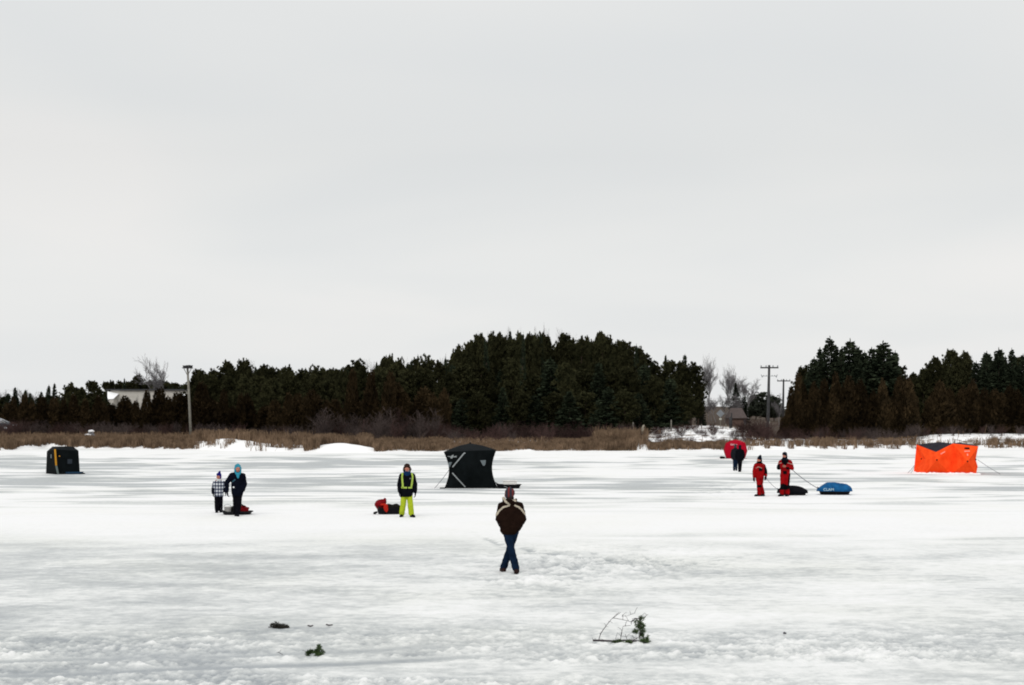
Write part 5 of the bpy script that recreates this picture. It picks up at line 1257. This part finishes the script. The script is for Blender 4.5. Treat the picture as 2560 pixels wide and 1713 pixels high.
patch(tr_, 'knee_patch', M_blks, lambda x, y, z: y < .0 and .37 < z < .46 and x < .1, .006)
boot(t, (.0, -.05, .09), (-.85, -.5, 0), M_boot, 1.0); boot(t, (.155, .08, .09), (-.7, -.6, 0), M_boot, 1.0)
g_ = Geo(); hd = Vector(J['head']); g_.ell(hd + Vector((.015, .01, .07)), (.10, .105, .085)); g_.cap(hd + Vector((.0, 0, .09)), hd + Vector((.045, .02, .165)), .075, .055); g_.ell(hd + Vector((.04, .03, -.02)), (.085, .085, .11)); g_.skin('knit_hat', M_nvh, t, .01, 2, .004)

# ---- 6 taller red-suited person
J = dict(head=(-.03, -.03, 1.655), neck=(.0, 0, 1.52), pelvis=(0, 0, .92), shl=(-.18, -.02, 1.42), shr=(.19, .02, 1.42), ell=(-.255, -.06, 1.17), elr=(.275, -.03, 1.15), wrl=(-.12, -.25, 1.22), wrr=(.03, -.25, 1.22),
         hpl=(-.09, 0, .88), hpr=(.09, 0, .88), knl=(-.10, -.05, .48), knr=(.07, .03, .48), anl=(-.13, -.08, .09), anr=(.09, .02, .09), hdl=(.9, -.25, .1), hdr=(-.9, -.25, .1), thl=(0, -.3, 1), thr=(0, -.3, 1), pall=(0, -1, -.3), palr=(0, -1, -.3), curl=1.0, toel=(-.6, -.8, 0), toer=(-.3, -1, 0))
t, f, rt, Mf = person(1963, 1241, 1.81, 'taller person in a red flotation suit with bare hands held together at the chest', J, (-.55, -.83), gloves=None); P6 = t
jk = jacket(t, [(.86, 0, .185, .15), (1.0, 0, .19, .155), (1.15, 0, .20, .155), (1.3, 0, .215, .15), (1.4, 0, .20, .13), (1.47, 0, .14, .11), (1.53, -.005, .10, .10), (1.57, -.01, .09, .095)],
            [([J['shl'], J['ell'], (-.14, -.23, 1.22)], [.095, .085, .058]), ([J['shr'], J['elr'], (.06, -.23, 1.22)], [.095, .085, .058])], M_red_s, 'suit_jacket', .010)
patch(jk, 'black_panel', M_blks, lambda x, y, z: (y < .05 and abs(x + .01) < .11 * ss(1.26, 1.42, z) + .035 and 1.26 < z < 1.5) or (x > .04 and y < -.1 and 1.1 < z < 1.2 and x < .16) or (x < -.2 and z < 1.30 and z > 1.02) or z > 1.50 or (y < 0 and abs(z - .97) < .07 and abs(x + .01) < .07), .006)
for pl in ([(-.30, 1.34), (-.15, 1.36)], [(.10, 1.36), (.30, 1.30)]): patch(jk, 'reflective_tape', M_tape, lambda x, y, z, pl=pl: y < .05 and seg_d(x, z, pl) < .014, .009)
tr_ = trousers(t, ((0, 0, .88), (.175, .135, .16)), [([J['hpl'], J['knl'], (-.125, -.075, .13)], [.118, .098, .094]), ([J['hpr'], J['knr'], (.085, .02, .13)], [.118, .098, .094])], M_red_s, 'suit_trousers', .010)
patch(tr_, 'shin_patch', M_blks, lambda x, y, z: y < .04 and .27 < z < .52 - .4 * abs(x + .09) and x < .10, .006)
patch(tr_, 'side_panel', M_blks, lambda x, y, z: x > .135 - .1 * max(0, .8 - z) and z > .30, .006)
boot(t, (-.13, -.08, .09), (-.6, -.8, 0), M_boot, 1.05); boot(t, (.09, .02, .09), (-.3, -1, 0), M_boot, 1.05)
g_ = Geo(); hd = Vector(J['head']); g_.ell(hd + Vector((.012, .012, .06)), (.102, .11, .098)); g_.ell(hd + Vector((.04, .045, -.03)), (.085, .08, .12)); g_.skin('knit_hat', M_nvh, t, .01, 2, .004)
g_ = Geo(); g_.loft([(1.47, -.01, .13, .12, -.02), (1.53, -.01, .115, .11, -.03), (1.585, -.02, .09, .095, -.03)], 20, 2); g_.skin('neck_gaiter', M_nvh, t, .011, 2, .008)
r = Geo().box((0, 0, 0), (.10, .04, .05)).obj('phone', mat('dark_plastic', (.02, .02, .022), .4), None, True, .01); r.location = local_pt(t, (-.045, -.275, 1.255)); tag(r, 'small dark gadget held in both hands by the taller red-suited person', 'gadget')

# ---- 7, 8 couple walking towards the red shelter
def walker(px, pbase, k, label, mj, mt, hat, lean, legs):
    c = lambda *v: tuple(a * k for a in v)
    J = dict(head=c(0, 0, 1.60), neck=c(0, 0, 1.47), pelvis=c(0, 0, .9), shl=c(-.18, 0, 1.39), shr=c(.18, 0, 1.39), ell=c(-.25, -.01, 1.12), elr=c(.25, -.01, 1.12), wrl=c(-.24, .08, .88), wrr=c(.23, .08, .88),
             hpl=c(-.08, 0, .86), hpr=c(.08, 0, .86), knl=c(legs[0], -.06, .47), knr=c(legs[1], .08, .47), anl=c(legs[2], -.14, .09), anr=c(legs[3], .12, .09), hdl=(0, .1, -1), hdr=(0, .1, -1))
    t, f, rt, Mf = person(px, pbase, 1.7 * k, label, J, (lean, 1), k=k, nose=False)
    jacket(t, [(z * k, 0, a * k, b * k) for z, a, b in ((.74, .19, .15), (.9, .21, .16), (1.15, .215, .16), (1.3, .21, .145), (1.4, .17, .12), (1.47, .10, .09), (1.52, .085, .085))],
           [([J['shl'], J['ell'], J['wrl']], [.09 * k, .08 * k, .065 * k]), ([J['shr'], J['elr'], J['wrr']], [.09 * k, .08 * k, .065 * k])], mj)
    trousers(t, (c(0, 0, .84), c(.16, .12, .13)), [([J['hpl'], J['knl'], J['anl']], [.1 * k, .08 * k, .075 * k]), ([J['hpr'], J['knr'], J['anr']], [.1 * k, .08 * k, .075 * k])], mt)
    boot(t, J['anl'], (lean, 1, 0), M_boot, k); boot(t, J['anr'], (lean, 1, 0), M_boot, k)
    Geo().ell(c(0, 0, 1.65), c(.103, .115, .105)).ell(c(0, -.03, 1.57), c(.09, .08, .09)).skin('hat', hat, t, .011, 2, .004)
    return t
walker(1838.5, 1177, .905, 'person in a charcoal jacket and jeans walking before the red shelter', M_gry, M_jean, mat('charcoal_knit', (.03, .033, .04), .95), .1, (-.08, .07, -.09, .06))
walker(1850, 1180, .905, 'person all in black walking before the red shelter beside the one in jeans', M_bkj, M_dnm, M_nvh, -.1, (-.06, .05, -.05, .02))

# ---- tow ropes
def rope(a, b, label, sag=.06, r=.011):
    a = Vector(a); b = Vector(b); P_ = []
    for i in range(13):
        q = i / 12; p = a.lerp(b, q); p.z -= sag * 4 * q * (1 - q); P_.append(p)
    o = Geo().tube(P_, r, 6).obj('tow_rope', M_rope); tag(o, label, 'rope', 'tow ropes'); return o
L5, L6 = P5.location, P6.location
rope(local_pt(P6, (.26, .03, 1.10)), local_pt(S_blu, (-.66, -.1, .26)), 'grey tow rope from the taller red-suited person to the blue-covered sled', .05, .014)
rope(local_pt(P5, (.28, .12, .74)), local_pt(S_blk, (-.58, -.05, .24)), 'thin tow rope from the shorter red-suited person to the black covered sled', .05, .008)

# ================================================================== twigs and branches on the near ice
M_stem = mat('branch_bark', (.055, .045, .05), .9, .3, 12); M_ndl = mat('fresh_pine_needles', (.030, .058, .020), .7, .35, 9, c2=(.055, .09, .03)); M_dead = mat('dead_plant_matter', (.035, .033, .026), .9, .3, 10)
def needles(g, c, d, n, L_, out):
    for i in range(n):
        q = (Vector(d).normalized() * .5 + Vector((g.gauss(0, .6), g.gauss(0, .6), g.gauss(0, .6)))).normalized(); a = Vector(c); w_ = q.orthogonal().normalized() * .0045
        out.add([a - w_, a + w_, a + q * L_ + w_ * .3, a + q * L_ - w_ * .3], [(0, 1, 2, 3)])
def branch(px, pbase, label, stems, tufts, s, cat='branch', nl=.05, nn=26, mstem=M_stem, mleaf=M_ndl):
    """stems: lists of (px,row,depth) joined with a radius; tufts: (px,row,depth,radius)"""
    Y = gy(pbase); x = gx(px, Y); t = empty(cat.replace(' ', '_'), (x, Y, iz(x, Y))); tag(t, label, cat); sc_ = Y / F_PX
    W_ = lambda a, b, y=0: Vector(((a - px) * sc_, y, (pbase - b) * sc_ + .012)); g = random.Random(int(px)); gs = Geo(); gl = Geo()
    for st, r0, r1 in stems:
        P_ = [W_(*q) for q in st]; gs.tube(P_, [r0 + (r1 - r0) * i / (len(P_) - 1) for i in range(len(P_))], 7)
        for a, b in [q for q in zip(P_[:-1], P_[1:]) for _ in range(3)]:
            if g.random() < .7:
                m = a.lerp(b, g.random()); e = m + Vector((g.gauss(0, .05), g.gauss(0, .05), g.gauss(.03, .04))) * s; gs.tube([m, (m + e) / 2 + Vector((0, 0, .008)), e], [.003, .0025, .002], 5)
    for a, b, y_, rad in tufts:
        c0 = W_(a, b, y_)
        for i in range(9):
            c = c0 + Vector((g.gauss(0, rad * .5), g.gauss(0, rad * .5), g.gauss(0, rad * .5))); c.z = max(c.z, .01); gs.tube([c0, c], [.003, .002], 5); needles(g, c, c - c0, nn, nl, gl)
    gs.obj('stem', mstem, t); gl.obj('needle', mleaf, t, False); return t
branch(1555, 1608, 'broken pine branch with arching twigs and green needles at one end on the snow',
       [([(1482, 1604.5), (1500, 1604.5), (1530, 1606), (1560, 1604), (1590, 1606), (1618, 1606)], .016, .008), ([(1497, 1603), (1502, 1588, .03), (1514, 1571, .05), (1529, 1553, .06), (1552, 1535, .05)], .006, .003),
        ([(1532, 1549, .05), (1556, 1553, .04), (1577, 1558, .02), (1579, 1566, .02)], .004, .003), ([(1578, 1558), (1588, 1549, -.02), (1598, 1549, -.03), (1602, 1560, -.02), (1600, 1585), (1598, 1602)], .008, .006),
        ([(1551, 1603), (1555, 1585, .03), (1558, 1570, .04), (1577, 1567, .02)], .004, .003), ([(1568, 1603), (1563, 1588, -.02)], .004, .003), ([(1606, 1556), (1614, 1545, .03), (1621, 1539, .04)], .004, .002),
        ([(1555, 1545, .05), (1569, 1544, .05), (1588, 1537, .05)], .003, .002), ([(1510, 1613, -.1), (1524, 1610, -.06), (1545, 1606)], .005, .004), ([(1560, 1603), (1572, 1610, -.08), (1590, 1604), (1600, 1612, -.1)], .007, .005), ([(1580, 1606), (1598, 1597, .05), (1610, 1600, .05)], .005, .004)],
       [(1598, 1561, 0, .05), (1605, 1566, .03, .05), (1601, 1573, 0, .045), (1608, 1578, .02, .035), (1588, 1581, -.03, .03), (1602, 1553, 0, .035), (1612, 1602, 0, .055), (1606, 1608, -.04, .05), (1618, 1605, .02, .045), (1548, 1607, -.03, .03), (1572, 1609, -.05, .025), (1535, 1610, -.06, .025), (1604, 1590, .02, .025)], 1.0, nl=.04, nn=15)
branch(785, 1640, 'small green sprig standing in the grey wheel track', [([(762, 1640), (768, 1636), (780, 1632), (797, 1630)], .006, .004), ([(795, 1640), (796, 1630), (798, 1620)], .006, .003), ([(806, 1630), (814, 1636)], .003, .002), ([(694, 1636, .05), (706, 1642, .05)], .004, .003)],
       [(797, 1625, 0, .035), (793, 1632, -.02, .04), (800, 1634, 0, .04), (790, 1638, -.02, .03), (804, 1640, -.03, .03), (771, 1639, 0, .02), (777, 1633, 0, .015)], .8, 'sprig', .035, 18)
branch(697, 1571, 'flat dark clump of dead weeds lying on the ice', [([(671, 1570), (690, 1568), (722, 1570)], .008, .005), ([(694, 1568), (696, 1563)], .005, .003)], [(684, 1568, 0, .03), (690, 1568, .04, .035), (697, 1567, 0, .04), (704, 1569, -.03, .035), (710, 1570, 0, .03), (716, 1570, .02, .02)], .6, 'weed clump', .035, 22, M_stem, M_dead)
for (pts, lb) in (([(769, 1566), (776, 1568), (783, 1566)], 'short curved black twig on the ice, nearer the dead weed clump'), ([(815, 1563), (822, 1565), (832, 1564)], 'thin curved twig on the ice, farther from the dead weed clump')):
    Y = gy(1568); x = gx(pts[1][0], Y); o = Geo().tube([((a - pts[1][0]) * Y / F_PX, 0, (1569 - b) * Y / F_PX) for a, b in pts], [.011, .012, .009], 7).obj('twig', M_stem); o.location = (x, Y, iz(x, Y) + .006); tag(o, lb, 'twig', 'twigs on the near ice')
Y = gy(1586); x = gx(1961, Y); o = Geo().ell((0, 0, .008), (.02, .02, .018)).ell((.014, 0, .006), (.018, .02, .012)).obj('ice_chunk', mat('dark_debris', (.06, .06, .07), .9)); o.location = (x, Y, iz(x, Y)); tag(o, 'tiny dark lump of debris alone on the smooth near snow', 'debris')
